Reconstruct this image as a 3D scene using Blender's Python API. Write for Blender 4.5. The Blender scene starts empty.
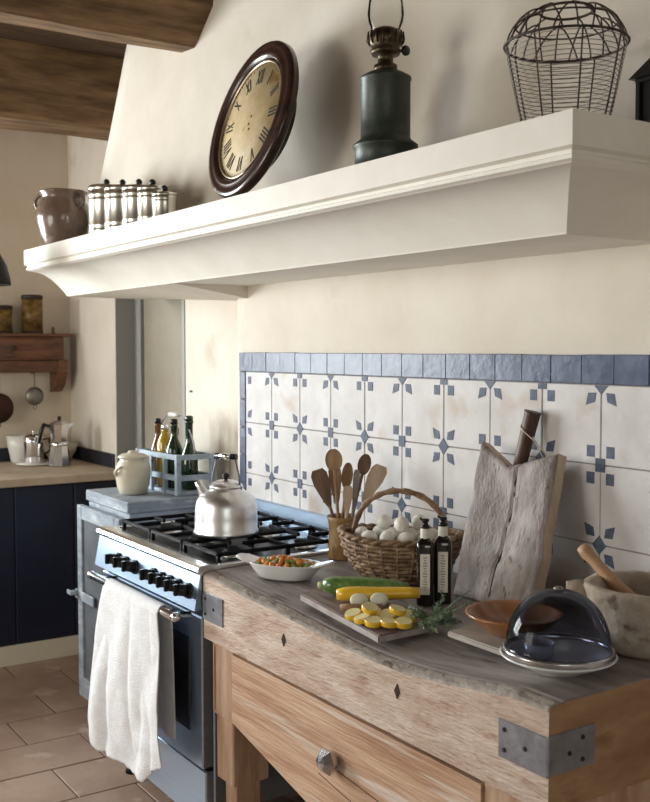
import bpy, bmesh, math, random
from mathutils import Vector, Matrix, noise
random.seed(7)
PI = math.pi
SC = bpy.context.scene
COL = SC.collection

# ---------------------------------------------------------------- materials
def mat(name, c1, c2=None, rough=.6, metal=0., scale=8., stretch=(1, 1, 1), bump=0., bscale=None,
        detail=6., trans=0., ior=1.45, lo=.35, hi=.65, spots=None, spec=.5, coat=0., rvar=0.):
    m = bpy.data.materials.new(name); m.use_nodes = True
    nt = m.node_tree; N = nt.nodes; L = nt.links
    b = N['Principled BSDF']
    b.inputs['Base Color'].default_value = (*c1, 1)
    b.inputs['Roughness'].default_value = rough
    b.inputs['Metallic'].default_value = metal
    b.inputs['Transmission Weight'].default_value = trans
    b.inputs['IOR'].default_value = ior
    b.inputs['Specular IOR Level'].default_value = spec
    b.inputs['Coat Weight'].default_value = coat
    if c2 is None and not bump: return m
    tc = N.new('ShaderNodeTexCoord'); mp = N.new('ShaderNodeMapping')
    mp.inputs['Scale'].default_value = stretch
    L.new(tc.outputs['Object'], mp.inputs['Vector'])
    nz = N.new('ShaderNodeTexNoise'); nz.inputs['Scale'].default_value = scale
    nz.inputs['Detail'].default_value = detail; nz.inputs['Roughness'].default_value = .62
    L.new(mp.outputs['Vector'], nz.inputs['Vector'])
    if c2 is not None:
        cr = N.new('ShaderNodeValToRGB')
        cr.color_ramp.elements[0].position = lo; cr.color_ramp.elements[1].position = hi
        cr.color_ramp.elements[0].color = (*c1, 1); cr.color_ramp.elements[1].color = (*c2, 1)
        L.new(nz.outputs['Fac'], cr.inputs['Fac'])
        out = cr.outputs['Color']
        if spots:
            col, sscale, thr = spots
            n2 = N.new('ShaderNodeTexNoise'); n2.inputs['Scale'].default_value = sscale; n2.inputs['Detail'].default_value = 4
            L.new(mp.outputs['Vector'], n2.inputs['Vector'])
            r2 = N.new('ShaderNodeValToRGB')
            r2.color_ramp.elements[0].position = thr; r2.color_ramp.elements[1].position = min(1, thr+.09)
            L.new(n2.outputs['Fac'], r2.inputs['Fac'])
            mx = N.new('ShaderNodeMix'); mx.data_type = 'RGBA'
            L.new(r2.outputs['Color'], mx.inputs['Factor'])
            L.new(out, mx.inputs['A']); mx.inputs['B'].default_value = (*col, 1)
            out = mx.outputs['Result']
        L.new(out, b.inputs['Base Color'])
    if rvar:
        mr = N.new('ShaderNodeMapRange'); mr.inputs['To Min'].default_value = rough-rvar; mr.inputs['To Max'].default_value = rough+rvar
        L.new(nz.outputs['Fac'], mr.inputs['Value']); L.new(mr.outputs['Result'], b.inputs['Roughness'])
    if bump:
        n3 = N.new('ShaderNodeTexNoise'); n3.inputs['Scale'].default_value = bscale or scale*2
        n3.inputs['Detail'].default_value = 8
        L.new(mp.outputs['Vector'], n3.inputs['Vector'])
        bp = N.new('ShaderNodeBump'); bp.inputs['Strength'].default_value = bump; bp.inputs['Distance'].default_value = .01
        L.new(n3.outputs['Fac'], bp.inputs['Height']); L.new(bp.outputs['Normal'], b.inputs['Normal'])
    return m

def smoky(name, tint, alpha):
    m = bpy.data.materials.new(name); m.use_nodes = True
    nt = m.node_tree; N = nt.nodes; L = nt.links
    N.remove(N['Principled BSDF']); o = N['Material Output']
    t = N.new('ShaderNodeBsdfTransparent'); t.inputs['Color'].default_value = (*tint, 1)
    g = N.new('ShaderNodeBsdfGlossy'); g.inputs['Roughness'].default_value = .04
    lw = N.new('ShaderNodeLayerWeight'); lw.inputs['Blend'].default_value = alpha
    mx = N.new('ShaderNodeMixShader')
    L.new(lw.outputs['Fresnel'], mx.inputs[0]); L.new(t.outputs[0], mx.inputs[1]); L.new(g.outputs[0], mx.inputs[2])
    L.new(mx.outputs[0], o.inputs['Surface'])
    return m

M = dict(
 plaster=mat('plaster', (.65, .585, .50), (.735, .675, .60), .9, scale=2.2, bump=.4, bscale=9, spots=((.58, .505, .42), 3.2, .62)),
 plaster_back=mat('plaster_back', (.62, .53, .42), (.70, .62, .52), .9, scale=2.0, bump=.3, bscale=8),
 mantel=mat('mantel_paint', (.76, .72, .65), (.82, .785, .725), .55, scale=5, bump=.12, bscale=14),
 tile=mat('tile_glaze', (.55, .53, .525), (.655, .635, .64), .5, scale=9, bump=.12, bscale=20, spots=((.50, .42, .36), 5, .60), spec=.3),
 grout=mat('grout', (.24, .21, .20), rough=.9),
 motif=mat('motif_glaze', (.06, .078, .13), (.11, .135, .20), .5, scale=60, spec=.25),
 border=mat('border_tile', (.06, .08, .14), (.115, .14, .22), .3, scale=14, bump=.2, bscale=25, spots=((.2, .23, .33), 60, .66), spec=.25),
 floor=mat('terracotta', (.34, .225, .165), (.46, .33, .255), .5, scale=3.2, bump=.2, bscale=18, spots=((.55, .42, .33), 7, .62)),
 floorgrout=mat('floor_grout', (.17, .12, .09), rough=.95),
 beam=mat('beam_wood', (.10, .058, .028), (.25, .155, .075), .85, scale=5, stretch=(4, .6, 4), bump=.9, bscale=8),
 ceilboard=mat('ceiling_board', (.075, .045, .03), (.14, .09, .06), .85, scale=6, stretch=(6, .6, 1), bump=.3),
 block=mat('block_wood', (.42, .28, .21), (.69, .57, .49), .78, scale=10, stretch=(.6, 2.4, 2.8), bump=.8, bscale=60, detail=12, lo=.30, hi=.66, spots=((.40, .25, .17), 15, .62)),
 blocktop=mat('block_top', (.19, .16, .15), (.34, .30, .285), .45, scale=6, stretch=(.7, 4, 1), bump=.4, bscale=14, spots=((.11, .075, .06), 9, .62)),
 blockrim=mat('block_rim', (.25, .205, .18), (.40, .35, .31), .85, scale=18, stretch=(.6, 1, 1), bump=.6, bscale=80, spots=((.13, .10, .08), 26, .62)),
 endgrain=mat('block_end', (.27, .145, .07), (.42, .26, .145), .7, scale=5, stretch=(4, 1, 3), bump=.5, bscale=18, spots=((.24, .13, .06), 5, .6)),
 drawer=mat('drawer_wood', (.36, .19, .105), (.62, .42, .29), .55, scale=5, stretch=(.35, 4, 5), bump=.5, bscale=26, detail=9, spots=((.62, .51, .43), 4, .58)),
 leg=mat('leg_wood', (.36, .21, .13), (.56, .39, .28), .7, scale=5, stretch=(5, 5, .7), bump=.35),
 iron=mat('iron_plate', (.17, .17, .19), (.27, .27, .30), .5, .55, scale=20, bump=.2),
 black=mat('black_iron', (.008, .008, .010), rough=.55, bump=.2, scale=60, spec=.12),
 enamel=mat('black_enamel', (.008, .009, .012), rough=.3, spec=.25),
 knob=mat('black_knob', (.01, .01, .012), rough=.3),
 steel=mat('stainless', (.42, .54, .70), (.48, .60, .76), .30, 1., scale=4, stretch=(.3, 1, 40), bump=.02, bscale=10),
 steelwhite=mat('bright_steel', (.85, .87, .90), rough=.2, metal=1.),
 alum=mat('aluminium', (.76, .77, .78), (.84, .85, .86), .33, 1., scale=4, stretch=(1, 1, 14), rvar=.05),
 chrome=mat('chrome', (.85, .85, .86), rough=.08, metal=1.),
 ovenglass=mat('oven_glass', (.008, .010, .018), rough=.06, coat=.6),
 towel=mat('towel_linen', (.74, .745, .77), (.83, .835, .86), .95, scale=30, bump=.5, bscale=220, detail=3),
 clockwood=mat('clock_wood', (.022, .010, .008), (.05, .022, .016), .28, scale=8, stretch=(1, 1, 5), coat=.35),
 brass=mat('brass_rim', (.45, .36, .25), rough=.35, metal=.8),
 clockface=mat('clock_dial', (.42, .31, .15), (.61, .49, .29), .6, scale=9, spots=((.38, .25, .10), 18, .62)),
 ink=mat('dial_ink', (.018, .014, .012), rough=.7),
 lampmetal=mat('lamp_tin', (.028, .038, .032), (.06, .072, .06), .42, .35, scale=12, bump=.25, bscale=20),
 lampbrass=mat('lamp_burner', (.045, .032, .02), (.11, .08, .045), .4, .8, scale=30),
 glass=smoky('clear_glass', (.95, .96, .94), .12),
 cloche=smoky('smoky_glass', (.42, .44, .52), .18),
 greenglass=mat('green_glass', (.010, .030, .012), rough=.06, coat=.7),
 oil=mat('oil_glass', (.40, .26, .02), rough=.08, coat=.7),
 redoil=mat('vinegar_glass', (.12, .05, .02), rough=.08, coat=.7),
 darkglass=mat('dark_glass', (.008, .006, .005), rough=.08, coat=.6),
 label=mat('paper_label', (.72, .70, .62), (.80, .78, .70), .8, scale=20),
 labelink=mat('label_ink', (.30, .29, .27), rough=.8),
 wire=mat('rusty_wire', (.035, .028, .025), (.10, .075, .06), .6, .5, scale=40),
 lightwire=mat('galvanised_wire', (.20, .18, .16), (.34, .31, .28), .5, .6, scale=40),
 stoneware=mat('brown_stoneware', (.10, .062, .045), (.20, .14, .11), .22, scale=6, coat=.4, spots=((.40, .34, .30), 8, .62)),
 cream=mat('cream_stoneware', (.56, .51, .40), (.66, .61, .50), .35, scale=7, coat=.3),
 zinc=mat('grey_paint', (.19, .225, .275), (.36, .40, .45), .5, scale=7, stretch=(1, 1, 3), bump=.3, bscale=25, spots=((.46, .50, .54), 14, .6)),
 zincglass=mat('cabinet_mesh', (.10, .11, .125), (.15, .16, .18), .35, scale=9),
 rackwood=mat('rack_paint', (.27, .34, .42), (.42, .50, .58), .55, scale=15, bump=.4, spots=((.18, .2, .22), 20, .62)),
 navy=mat('navy_paint', (.008, .011, .028), (.014, .018, .040), .35, scale=4),
 navytile=mat('navy_tile', (.02, .022, .035), rough=.3),
 stone=mat('counter_stone', (.42, .33, .24), (.54, .44, .33), .6, scale=6),
 creampaint=mat('cream_paint', (.70, .63, .50), rough=.6),
 shelfwood=mat('shelf_wood', (.055, .019, .008), (.18, .068, .028), .4, scale=7, stretch=(4, .8, 4), bump=.3, coat=.2),
 tin=mat('old_tin', (.07, .035, .012), (.27, .165, .045), .45, .3, scale=24),
 tindark=mat('old_tin_rim', (.03, .02, .012), rough=.5),
 copper=mat('dark_copper', (.06, .025, .018), rough=.4, metal=.6),
 pewter=mat('pewter', (.20, .18, .16), (.30, .28, .25), .45, .7, scale=20),
 white=mat('white_ceramic', (.80, .80, .79), rough=.18, coat=.4),
 ivory=mat('ivory_ceramic', (.74, .73, .68), rough=.25, coat=.3),
 ochre=mat('ochre_crock', (.22, .13, .05), (.40, .25, .10), .4, scale=12, stretch=(1, 1, .5), spots=((.14, .07, .03), 14, .6)),
 spoon=mat('spoon_wood', (.26, .15, .08), (.44, .29, .18), .65, scale=10, stretch=(3, 3, .6)),
 spoondark=mat('dark_spoon_wood', (.10, .055, .035), (.20, .12, .08), .6, scale=10, stretch=(3, 3, .6)),
 spoonlight=mat('light_spoon_wood', (.44, .32, .22), (.60, .47, .35), .65, scale=10, stretch=(3, 3, .6)),
 wicker=mat('wicker', (.12, .065, .035), (.38, .25, .15), .6, scale=38, bump=.5),
 wickerdark=mat('wicker_inner', (.07, .035, .018), (.22, .13, .07), .65, scale=30),
 egg=mat('white_eggshell', (.76, .74, .68), (.82, .80, .75), .5, scale=10),
 carrot=mat('orange_carrot', (.70, .20, .03), (.78, .30, .07), .4, scale=30),
 pea=mat('green_bean', (.16, .24, .04), (.30, .36, .08), .45, scale=30),
 fennel=mat('pale_onion', (.62, .62, .48), rough=.4),
 zuc=mat('green_courgette', (.06, .14, .03), (.19, .30, .09), .3, scale=34, stretch=(.3, 2, 2), coat=.3),
 zend=mat('pale_courgette_end', (.42, .50, .22), rough=.5),
 yellow=mat('yellow_squash', (.80, .46, .02), (.86, .56, .05), .3, scale=12, coat=.3),
 flesh=mat('squash_flesh', (.78, .68, .30), (.84, .78, .46), .5, scale=60),
 paleflesh=mat('pale_flesh', (.72, .72, .60), (.78, .78, .68), .5, scale=25),
 herb=mat('herb_leaf', (.11, .17, .10), (.28, .36, .25), .6, scale=60),
 board=mat('cutting_board_wood', (.13, .09, .08), (.25, .19, .175), .55, scale=7, stretch=(1, 5, 2), bump=.35),
 boardedge=mat('cutting_board_edge', (.30, .26, .25), (.48, .43, .42), .7, scale=16, bump=.3),
 oldboard=mat('old_board_wood', (.14, .11, .095), (.47, .42, .41), .6, scale=13, stretch=(2, 2, .6), bump=.45, bscale=90, detail=10, spots=((.15, .10, .075), 30, .60), lo=.3, hi=.72),
 oldedge=mat('old_board_edge', (.42, .31, .21), (.60, .48, .36), .8, scale=14, stretch=(1, 1, .5), bump=.8, bscale=40),
 darkwood=mat('dark_handle_wood', (.045, .022, .015), (.11, .055, .035), .45, scale=12, stretch=(3, 3, .5)),
 slab=mat('grey_slab', (.30, .26, .23), (.44, .40, .36), .6, scale=10, bump=.2),
 terra=mat('glazed_terracotta', (.26, .095, .022), (.40, .16, .045), .22, scale=9, coat=.5),
 mortar=mat('mortar_stone', (.30, .235, .18), (.50, .42, .34), .85, scale=9, bump=.9, bscale=30, spots=((.17, .12, .085), 12, .6)),
 pestle=mat('pestle_wood', (.34, .19, .10), (.50, .31, .18), .5, scale=10),
 doorpaint=mat('door_paint', (.30, .26, .20), (.36, .32, .26), .7, scale=3),
 jamb=mat('jamb_paint', (.30, .30, .28), rough=.7),
 winframe=mat('window_paint', (.7, .7, .68), rough=.5),
 lampshade=mat('pendant_enamel', (.012, .009, .009), rough=.6, spec=.2),
 facet=mat('facet_metal', (.55, .55, .58), rough=.2, metal=1.),
 frost=mat('pale_glass', (.50, .53, .57), rough=.12, coat=.5),
 tinplate=mat('tinplate', (.74, .72, .67), rough=.24, metal=1.),
 groove=mat('worn_groove', (.05, .035, .03), (.20, .165, .15), .9, scale=60),
 jugmetal=mat('polished_aluminium', (.70, .70, .69), rough=.2, metal=1.),
 string=mat('string', (.60, .55, .45), rough=.9),
 blade=mat('knife_steel', (.35, .35, .36), rough=.3, metal=1.),
 darkhole=mat('worn_dark', (.03, .02, .015), rough=.9),
)

# ---------------------------------------------------------------- mesh helpers
class MB:
    def __init__(s): s.bm = bmesh.new(); s.i = 0
    def mi(s, i): s.i = i; return s
    def _f(s, vs, smooth=False):
        try:
            f = s.bm.faces.new(vs); f.material_index = s.i; f.smooth = smooth; return f
        except ValueError: return None
    def box(s, x0, x1, y0, y1, z0, z1, bev=0., seg=2, rot=None, piv=None):
        if x0 > x1: x0, x1 = x1, x0
        if y0 > y1: y0, y1 = y1, y0
        if z0 > z1: z0, z1 = z1, z0
        v = [s.bm.verts.new((x, y, z)) for z in (z0, z1) for y in (y0, y1) for x in (x0, x1)]
        fs = [s._f([v[k] for k in q]) for q in ((0, 2, 3, 1), (4, 5, 7, 6), (0, 1, 5, 4), (2, 6, 7, 3), (0, 4, 6, 2), (1, 3, 7, 5))]
        geom = v
        if bev:
            es = list({e for f in fs for e in f.edges})
            r = bmesh.ops.bevel(s.bm, geom=es, offset=bev, segments=seg, affect='EDGES', profile=.5)
            for f in r['faces']: f.material_index = s.i
            geom = list({q for f in r['faces'] for q in f.verts} | {q for f in fs if f.is_valid for q in f.verts})
        if rot is not None:
            bmesh.ops.transform(s.bm, matrix=Matrix.Translation(piv) @ rot.to_4x4() @ Matrix.Translation(-Vector(piv)), verts=geom)
        return s
    def hexa(s, c):      # 8 corners: bottom 4 ccw, top 4 ccw
        v = [s.bm.verts.new(p) for p in c]
        for q in ((3, 2, 1, 0), (4, 5, 6, 7), (0, 1, 5, 4), (1, 2, 6, 5), (2, 3, 7, 6), (3, 0, 4, 7)): s._f([v[k] for k in q])
        return s
    def rings(s, rs, cap0=True, cap1=True, smooth=True, closed=True):
        R = [[s.bm.verts.new(p) for p in r] for r in rs]
        n = len(R[0])
        for a, b in zip(R, R[1:]):
            for k in range(n if closed else n-1):
                j = (k+1) % n
                s._f([a[k], a[j], b[j], b[k]], smooth)
        if cap0 and closed: s._f(R[0][::-1])
        if cap1 and closed: s._f(R[-1])
        return R
    def lathe(s, prof, c=(0, 0, 0), seg=40, sx=1., sy=1., ax=None, smooth=True, cap=True):
        q = Vector((0, 0, 1)).rotation_difference(Vector(ax).normalized()) if ax else None
        rs = []
        for r, z in prof:
            ring = []
            for k in range(seg):
                a = 2*PI*k/seg
                p = Vector((max(r, 1e-5)*sx*math.cos(a), max(r, 1e-5)*sy*math.sin(a), z))
                if q: p = q @ p
                ring.append(p+Vector(c))
            rs.append(ring)
        s.rings(rs, cap, cap, smooth); return s
    def cyl(s, a, b, r0, r1=None, seg=16, smooth=True):
        a = Vector(a); b = Vector(b); r1 = r0 if r1 is None else r1
        q = Vector((0, 0, 1)).rotation_difference((b-a).normalized())
        rs = [[p+q @ Vector((r*math.cos(2*PI*k/seg), r*math.sin(2*PI*k/seg), 0)) for k in range(seg)] for p, r in ((a, r0), (b, r1))]
        s.rings(rs, smooth=smooth); return s
    def tube(s, pts, r, seg=8, closed=False, cap=True, sq=1.):
        P = [Vector(p) for p in pts]; n = len(P); rs = []
        if not hasattr(r, '__len__'): r = [r]*n
        up = None
        for i in range(n):
            if closed: t = P[(i+1) % n]-P[i-1]
            else: t = P[min(i+1, n-1)]-P[max(i-1, 0)]
            if t.length < 1e-9: t = Vector((0, 0, 1))
            t.normalize()
            if up is None:
                up = t.cross(Vector((0, 0, 1)))
                if up.length < .1: up = t.cross(Vector((1, 0, 0)))
            up = (up-t*up.dot(t)).normalized(); w = t.cross(up)
            rs.append([P[i]+(up*math.cos(2*PI*k/seg)+w*math.sin(2*PI*k/seg)*sq)*r[i] for k in range(seg)])
        if closed: rs.append(rs[0]); s.rings(rs, False, False)
        else: s.rings(rs, cap, cap)
        return s
    def sphere(s, c, r, sx=1, sy=1, sz=1, seg=16, rings=10, rot=None):
        rs = []
        for i in range(1, rings):
            th = PI*i/rings
            ring = []
            for k in range(seg):
                p = Vector((r*sx*math.sin(th)*math.cos(2*PI*k/seg), r*sy*math.sin(th)*math.sin(2*PI*k/seg), -r*sz*math.cos(th)))
                if rot is not None: p = rot @ p
                ring.append(p+Vector(c))
            rs.append(ring)
        s.rings(rs); return s
    def prism(s, poly, axis, a, b, bev=0):   # poly of 2-D pts in the other two axes, extruded
        def P(u, v, w): return {'x': (w, u, v), 'y': (u, w, v), 'z': (u, v, w)}[axis]
        A = [s.bm.verts.new(P(u, v, a)) for u, v in poly]; B = [s.bm.verts.new(P(u, v, b)) for u, v in poly]
        n = len(poly); s._f(A[::-1]); s._f(B)
        for k in range(n): s._f([A[k], A[(k+1) % n], B[(k+1) % n], B[k]])
        return s
    def grid(s, f, nu, nv, smooth=True):
        G = [[s.bm.verts.new(f(i/nu, j/nv)) for j in range(nv+1)] for i in range(nu+1)]
        for i in range(nu):
            for j in range(nv): s._f([G[i][j], G[i+1][j], G[i+1][j+1], G[i][j+1]], smooth)
        return G

def T(o, label=None, cat=None, group=None, kind=None):
    if label: o['label'] = label
    if cat: o['category'] = cat
    if group: o['group'] = group
    if kind: o['kind'] = kind
    return o
def wloc(o):
    v = Vector(o.location)
    while o.parent: o = o.parent; v += Vector(o.location)
    return v
def obj(name, mb, mats, parent=None, world=False, label=None, recalc=True, thick=0, sub=0):
    bm = mb.bm
    bmesh.ops.remove_doubles(bm, verts=bm.verts, dist=1e-6)
    if recalc: bmesh.ops.recalc_face_normals(bm, faces=bm.faces)
    if world and parent is not None: bmesh.ops.translate(bm, vec=-wloc(parent), verts=bm.verts)
    me = bpy.data.meshes.new(name); bm.to_mesh(me); bm.free()
    for m in (mats if isinstance(mats, (list, tuple)) else [mats]): me.materials.append(M[m])
    o = bpy.data.objects.new(name, me); COL.objects.link(o)
    if parent is not None: o.parent = parent
    if label: o['label'] = label
    if thick:
        md = o.modifiers.new('s', 'SOLIDIFY'); md.thickness = thick; md.offset = 0
    if sub:
        md = o.modifiers.new('u', 'SUBSURF'); md.levels = sub; md.render_levels = sub
    return o
def thing(name, label, cat, loc=(0, 0, 0), rz=0., group=None):
    o = bpy.data.objects.new(name, None); COL.objects.link(o); o.location = loc; o.rotation_euler = (0, 0, rz)
    o.empty_display_size = .05
    return T(o, label, cat, group)
def single(name, mb, mats, label, cat, loc=(0, 0, 0), rot=(0, 0, 0), group=None, **k):
    o = obj(name, mb, mats, None, **k); o.location = loc; o.rotation_euler = rot
    return T(o, label, cat, group)
def struct(name, mb, mats, parent=None, **k):
    o = obj(name, mb, mats, parent, **k)
    if parent is None: o['kind'] = 'structure'
    return o
def dup(o, loc, rz=None, label=None, rot=None):
    c = o.copy(); COL.objects.link(c); c.location = loc
    if rz is not None: c.rotation_euler[2] = rz
    if rot is not None: c.rotation_euler = rot
    if label: c['label'] = label
    for ch in list(o.children):
        d = ch.copy(); COL.objects.link(d); d.parent = c
        for g in list(ch.children):
            e = g.copy(); COL.objects.link(e); e.parent = d
    return c
def circle(r, z=0, n=40, sx=1, sy=1, c=(0, 0)): return [(c[0]+r*sx*math.cos(2*PI*k/n), c[1]+r*sy*math.sin(2*PI*k/n), z) for k in range(n)]
def lerp(a, b, t): return a+(b-a)*t
def interp(x, T_):
    if x <= T_[0][0]: return T_[0][1]
    for (a, va), (b, vb) in zip(T_, T_[1:]):
        if x <= b:
            t = (x-a)/(b-a); return lerp(va, vb, t)
    return T_[-1][1]

# ================================================================ THE SETTING
XL, XR, YF, YB, ZC = -5.72, 1.7, -4.4, .06, 2.96
# floor of staggered terracotta tiles
mb = MB(); mb.mi(1).box(XL-.1, XR+.1, YF-.1, .9, -.05, -.004)
mb.mi(0)
tx, ty = .282, .42
i = 0; x = -3.645-8*tx
while x < XR:
    y = YF + (ty*.5 if i % 2 else 0) - .15
    while y < .3:
        if y+ty > YF:
            mb.box(x+.004, x+tx-.004, max(YF, y)+.004, min(.3, y+ty-.004), -.02, random.uniform(-.0012, .0004), .0015, 1)
        y += ty
    x += tx; i += 1
struct('floor', mb, ['floor', 'floorgrout'])
# walls
mb = MB()   # rear wall with the door opening, kept a little behind the chimney wall
DX0, DX1, DZ = -5.035, -4.215, 2.12
mb.box(XL, DX0, YB, YB+.14, 0, ZC)
mb.box(DX1, XR, YB, YB+.14, 0, ZC)
mb.box(DX0, DX1, YB, YB+.14, DZ, ZC)
struct('wall_back', mb, 'plaster')
mb = MB()
mb.prism([(XR, YB-.001), (XR, 0), (-3.56, 0), (-3.60, .003), (-3.635, .012), (-3.655, .03), (-3.662, YB-.001)], 'z', 0, 1.81)
struct('wall_chimney', mb, 'plaster')
LY0, LY1, LZ0, LZ1 = -3.15, -1.35, 1.0, 2.4
mb = MB(); mb.box(XL-.2, XL, YF-.2, LY0, 0, ZC); mb.box(XL-.2, XL, LY1, .2, 0, ZC)
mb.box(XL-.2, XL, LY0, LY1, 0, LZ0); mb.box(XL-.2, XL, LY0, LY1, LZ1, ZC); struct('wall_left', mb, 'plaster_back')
mb = MB()                                   # right wall with an unseen window added for faint fill
WY0, WY1, WZ0, WZ1 = -3.6, -1.9, 1.0, 2.3
mb.box(XR, XR+.2, YF, WY0, 0, ZC); mb.box(XR, XR+.2, WY1, .2, 0, ZC)
mb.box(XR, XR+.2, WY0, WY1, 0, WZ0); mb.box(XR, XR+.2, WY0, WY1, WZ1, ZC)
struct('wall_right', mb, 'plaster')
AX0, AX1, AZ0, AZ1 = -4.2, -2.4, .9, 2.4
mb = MB()                                   # front wall; its unseen window is added for weak fill light
mb.box(XL, AX0, YF-.2, YF, 0, ZC); mb.box(AX1, XR, YF-.2, YF, 0, ZC)
mb.box(AX0, AX1, YF-.2, YF, 0, AZ0); mb.box(AX0, AX1, YF-.2, YF, AZ1, ZC)
struct('wall_front', mb, 'plaster')
def window(name, x0, x1, y0, y1, z0, z1, alongx):
    mb = MB(); w = .05
    if alongx:
        ym = (y0+y1)/2
        for a, b in ((x0, x0+w), (x1-w, x1), ((x0+x1)/2-w/2, (x0+x1)/2+w/2)): mb.box(a, b, ym-.03, ym+.03, z0, z1)
        for a, b in ((z0, z0+w), (z1-w, z1)): mb.box(x0, x1, ym-.03, ym+.03, a, b)
        g = MB(); g.box(x0+.01, x1-.01, ym-.003, ym+.003, z0+.01, z1-.01)
    else:
        xm = (x0+x1)/2
        for a, b in ((y0, y0+w), (y1-w, y1), ((y0+y1)/2-w/2, (y0+y1)/2+w/2)): mb.box(xm-.03, xm+.03, a, b, z0, z1)
        for a, b in ((z0, z0+w), (z1-w, z1)): mb.box(xm-.03, xm+.03, y0, y1, a, b)
        g = MB(); g.box(xm-.003, xm+.003, y0+.01, y1-.01, z0+.01, z1-.01)
    o = struct(name, mb, 'winframe'); obj('window_pane', g, 'glass', o)
window('added_window_front', AX0, AX1, YF-.2, YF, AZ0, AZ1, True)  # added out of view to let in fill light
window('window_3', XL-.2, XL, LY0, LY1, LZ0, LZ1, False)
window('added_window_right', XR, XR+.2, WY0, WY1, WZ0, WZ1, False)  # added on the unseen right side, for fill only
# ceiling of dark boards
mb = MB(); mb.box(XL-.14, XR+.2, YF-.2, .2, ZC+.02, ZC+.06)
x = XL
while x < XR:
    mb.box(x+.004, x+.156, YF, .06, ZC, ZC+.022, .003, 1); x += .16
struct('ceiling', mb, 'ceilboard')
# plain lintel under the left end of the chimney hood
mb = MB()
n = 10
A = []
for k in range(n+1):
    X = lerp(-4.69, -3.53, k/n); zb = lerp(1.793, 1.739, (k/n)**1.1)
    A.append((X, zb))
F_ = [mb.bm.verts.new((x, -.312, 1.7965)) for x, z in A]; B_ = [mb.bm.verts.new((x, YB-.001, z)) for x, z in A]
F2 = [mb.bm.verts.new((x, -.312, 1.7975)) for x, z in A]; B2 = [mb.bm.verts.new((x, YB-.001, 1.7975)) for x, z in A]
for k in range(n):
    mb._f([F_[k], F_[k+1], B_[k+1], B_[k]]); mb._f([F2[k], B2[k], B2[k+1], F2[k+1]])
    mb._f([B_[k], B_[k+1], B2[k+1], B2[k]]); mb._f([F_[k], F2[k], F2[k+1], F_[k+1]])
mb._f([F_[0], B_[0], B2[0], F2[0]]); mb._f([F_[-1], F2[-1], B2[-1], B_[-1]])
struct('trim_1', mb, 'plaster')
# door in the rear wall
mb = MB(); mb.box(DX0+.10, DX1, YB+.115, YB+.15, 0, DZ)
d = struct('door_1', mb, 'doorpaint')
mb = MB()
for z0, z1 in ((.2, .85), (.95, DZ-.12)):
    mb.box(DX0+.20, DX1-.10, YB+.107, YB+.1145, z0, z1, .004, 1)
obj('door_panel', mb, 'doorpaint', d)
mb = MB(); mb.box(DX0-.001, DX0+.008, YB-.002, YB+.15, 0, DZ); mb.box(DX0+.008, DX0+.09, YB+.10, YB+.14, 0, DZ)
mb.box(DX1-.025, DX1+.001, YB-.004, YB+.1, 0, DZ); mb.box(DX0, DX1, YB-.002, YB+.14, DZ-.02, DZ+.001)
struct('trim_2', mb, 'jamb')
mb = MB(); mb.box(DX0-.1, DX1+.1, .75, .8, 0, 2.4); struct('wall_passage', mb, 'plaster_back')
mb = MB(); mb.cyl((-4.15, YB+.001, 1.36), (-4.15, YB-.012, 1.36), .005, .004, 8)
single('wall_nail', mb, 'iron', 'tiny dark nail in the bare plaster right of the doorway', 'nail')

# chimney hood: a plaster face that leans back and narrows upwards
def hoody(X, z):
    base = -.200 - .034*(-1.4-X)
    return min(base + (z-2.0)*.11, -.02)
mb = MB()
def hf(u, v):
    z = lerp(2.0, ZC+.01, v); xl = lerp(-4.454, -4.20, v) ; X = lerp(xl, XR-.001, u)
    a = noise.noise((X*2.1, 3.3, z*2.1))*.006
    return (X, hoody(X, z)+a, z)
G = mb.grid(hf, 60, 24)
bl = [mb.bm.verts.new((g.co.x, YB+.01, g.co.z)) for g in G[0]]
for k in range(24): mb._f([G[0][k], G[0][k+1], bl[k+1], bl[k]])
struct('wall_hood', mb, 'plaster')

# ceiling beams
def beam(x0, x1, z0, z1, yend, label, seed, bulge=.005):
    mb = MB()
    prof = [(x0, z0+.02), (x0+.03, z0), (x1-.03, z0), (x1, z0+.02), (x1+bulge, (z0+z1)/2), (x1+bulge, z1), (x0, z1), (x0-.005, (z0+z1)/2)]
    rs = []
    ny = 60
    for k in range(ny+1):
        y = lerp(YF+.01, yend, k/ny)
        rs.append([(px+noise.noise((y*1.7, j*3.1, seed))*.014, y, min(ZC-.002, pz+noise.noise((y*2.1, j*5.7, seed+9))*.012)) for j, (px, pz) in enumerate(prof)])
    mb.rings(rs, smooth=False)
    return single('ceiling_beam', mb, 'beam', label, 'beam')
beam(-3.72, -3.56, 2.70, ZC-.004, -.05, 'rough oak ceiling beam nearest the camera, running into the chimney hood', 1., .09)
beam(-5.05, -4.75, 2.61, ZC-.004, .05, 'second rough oak ceiling beam, lower down and further back left of the chimney', 5.)

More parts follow.
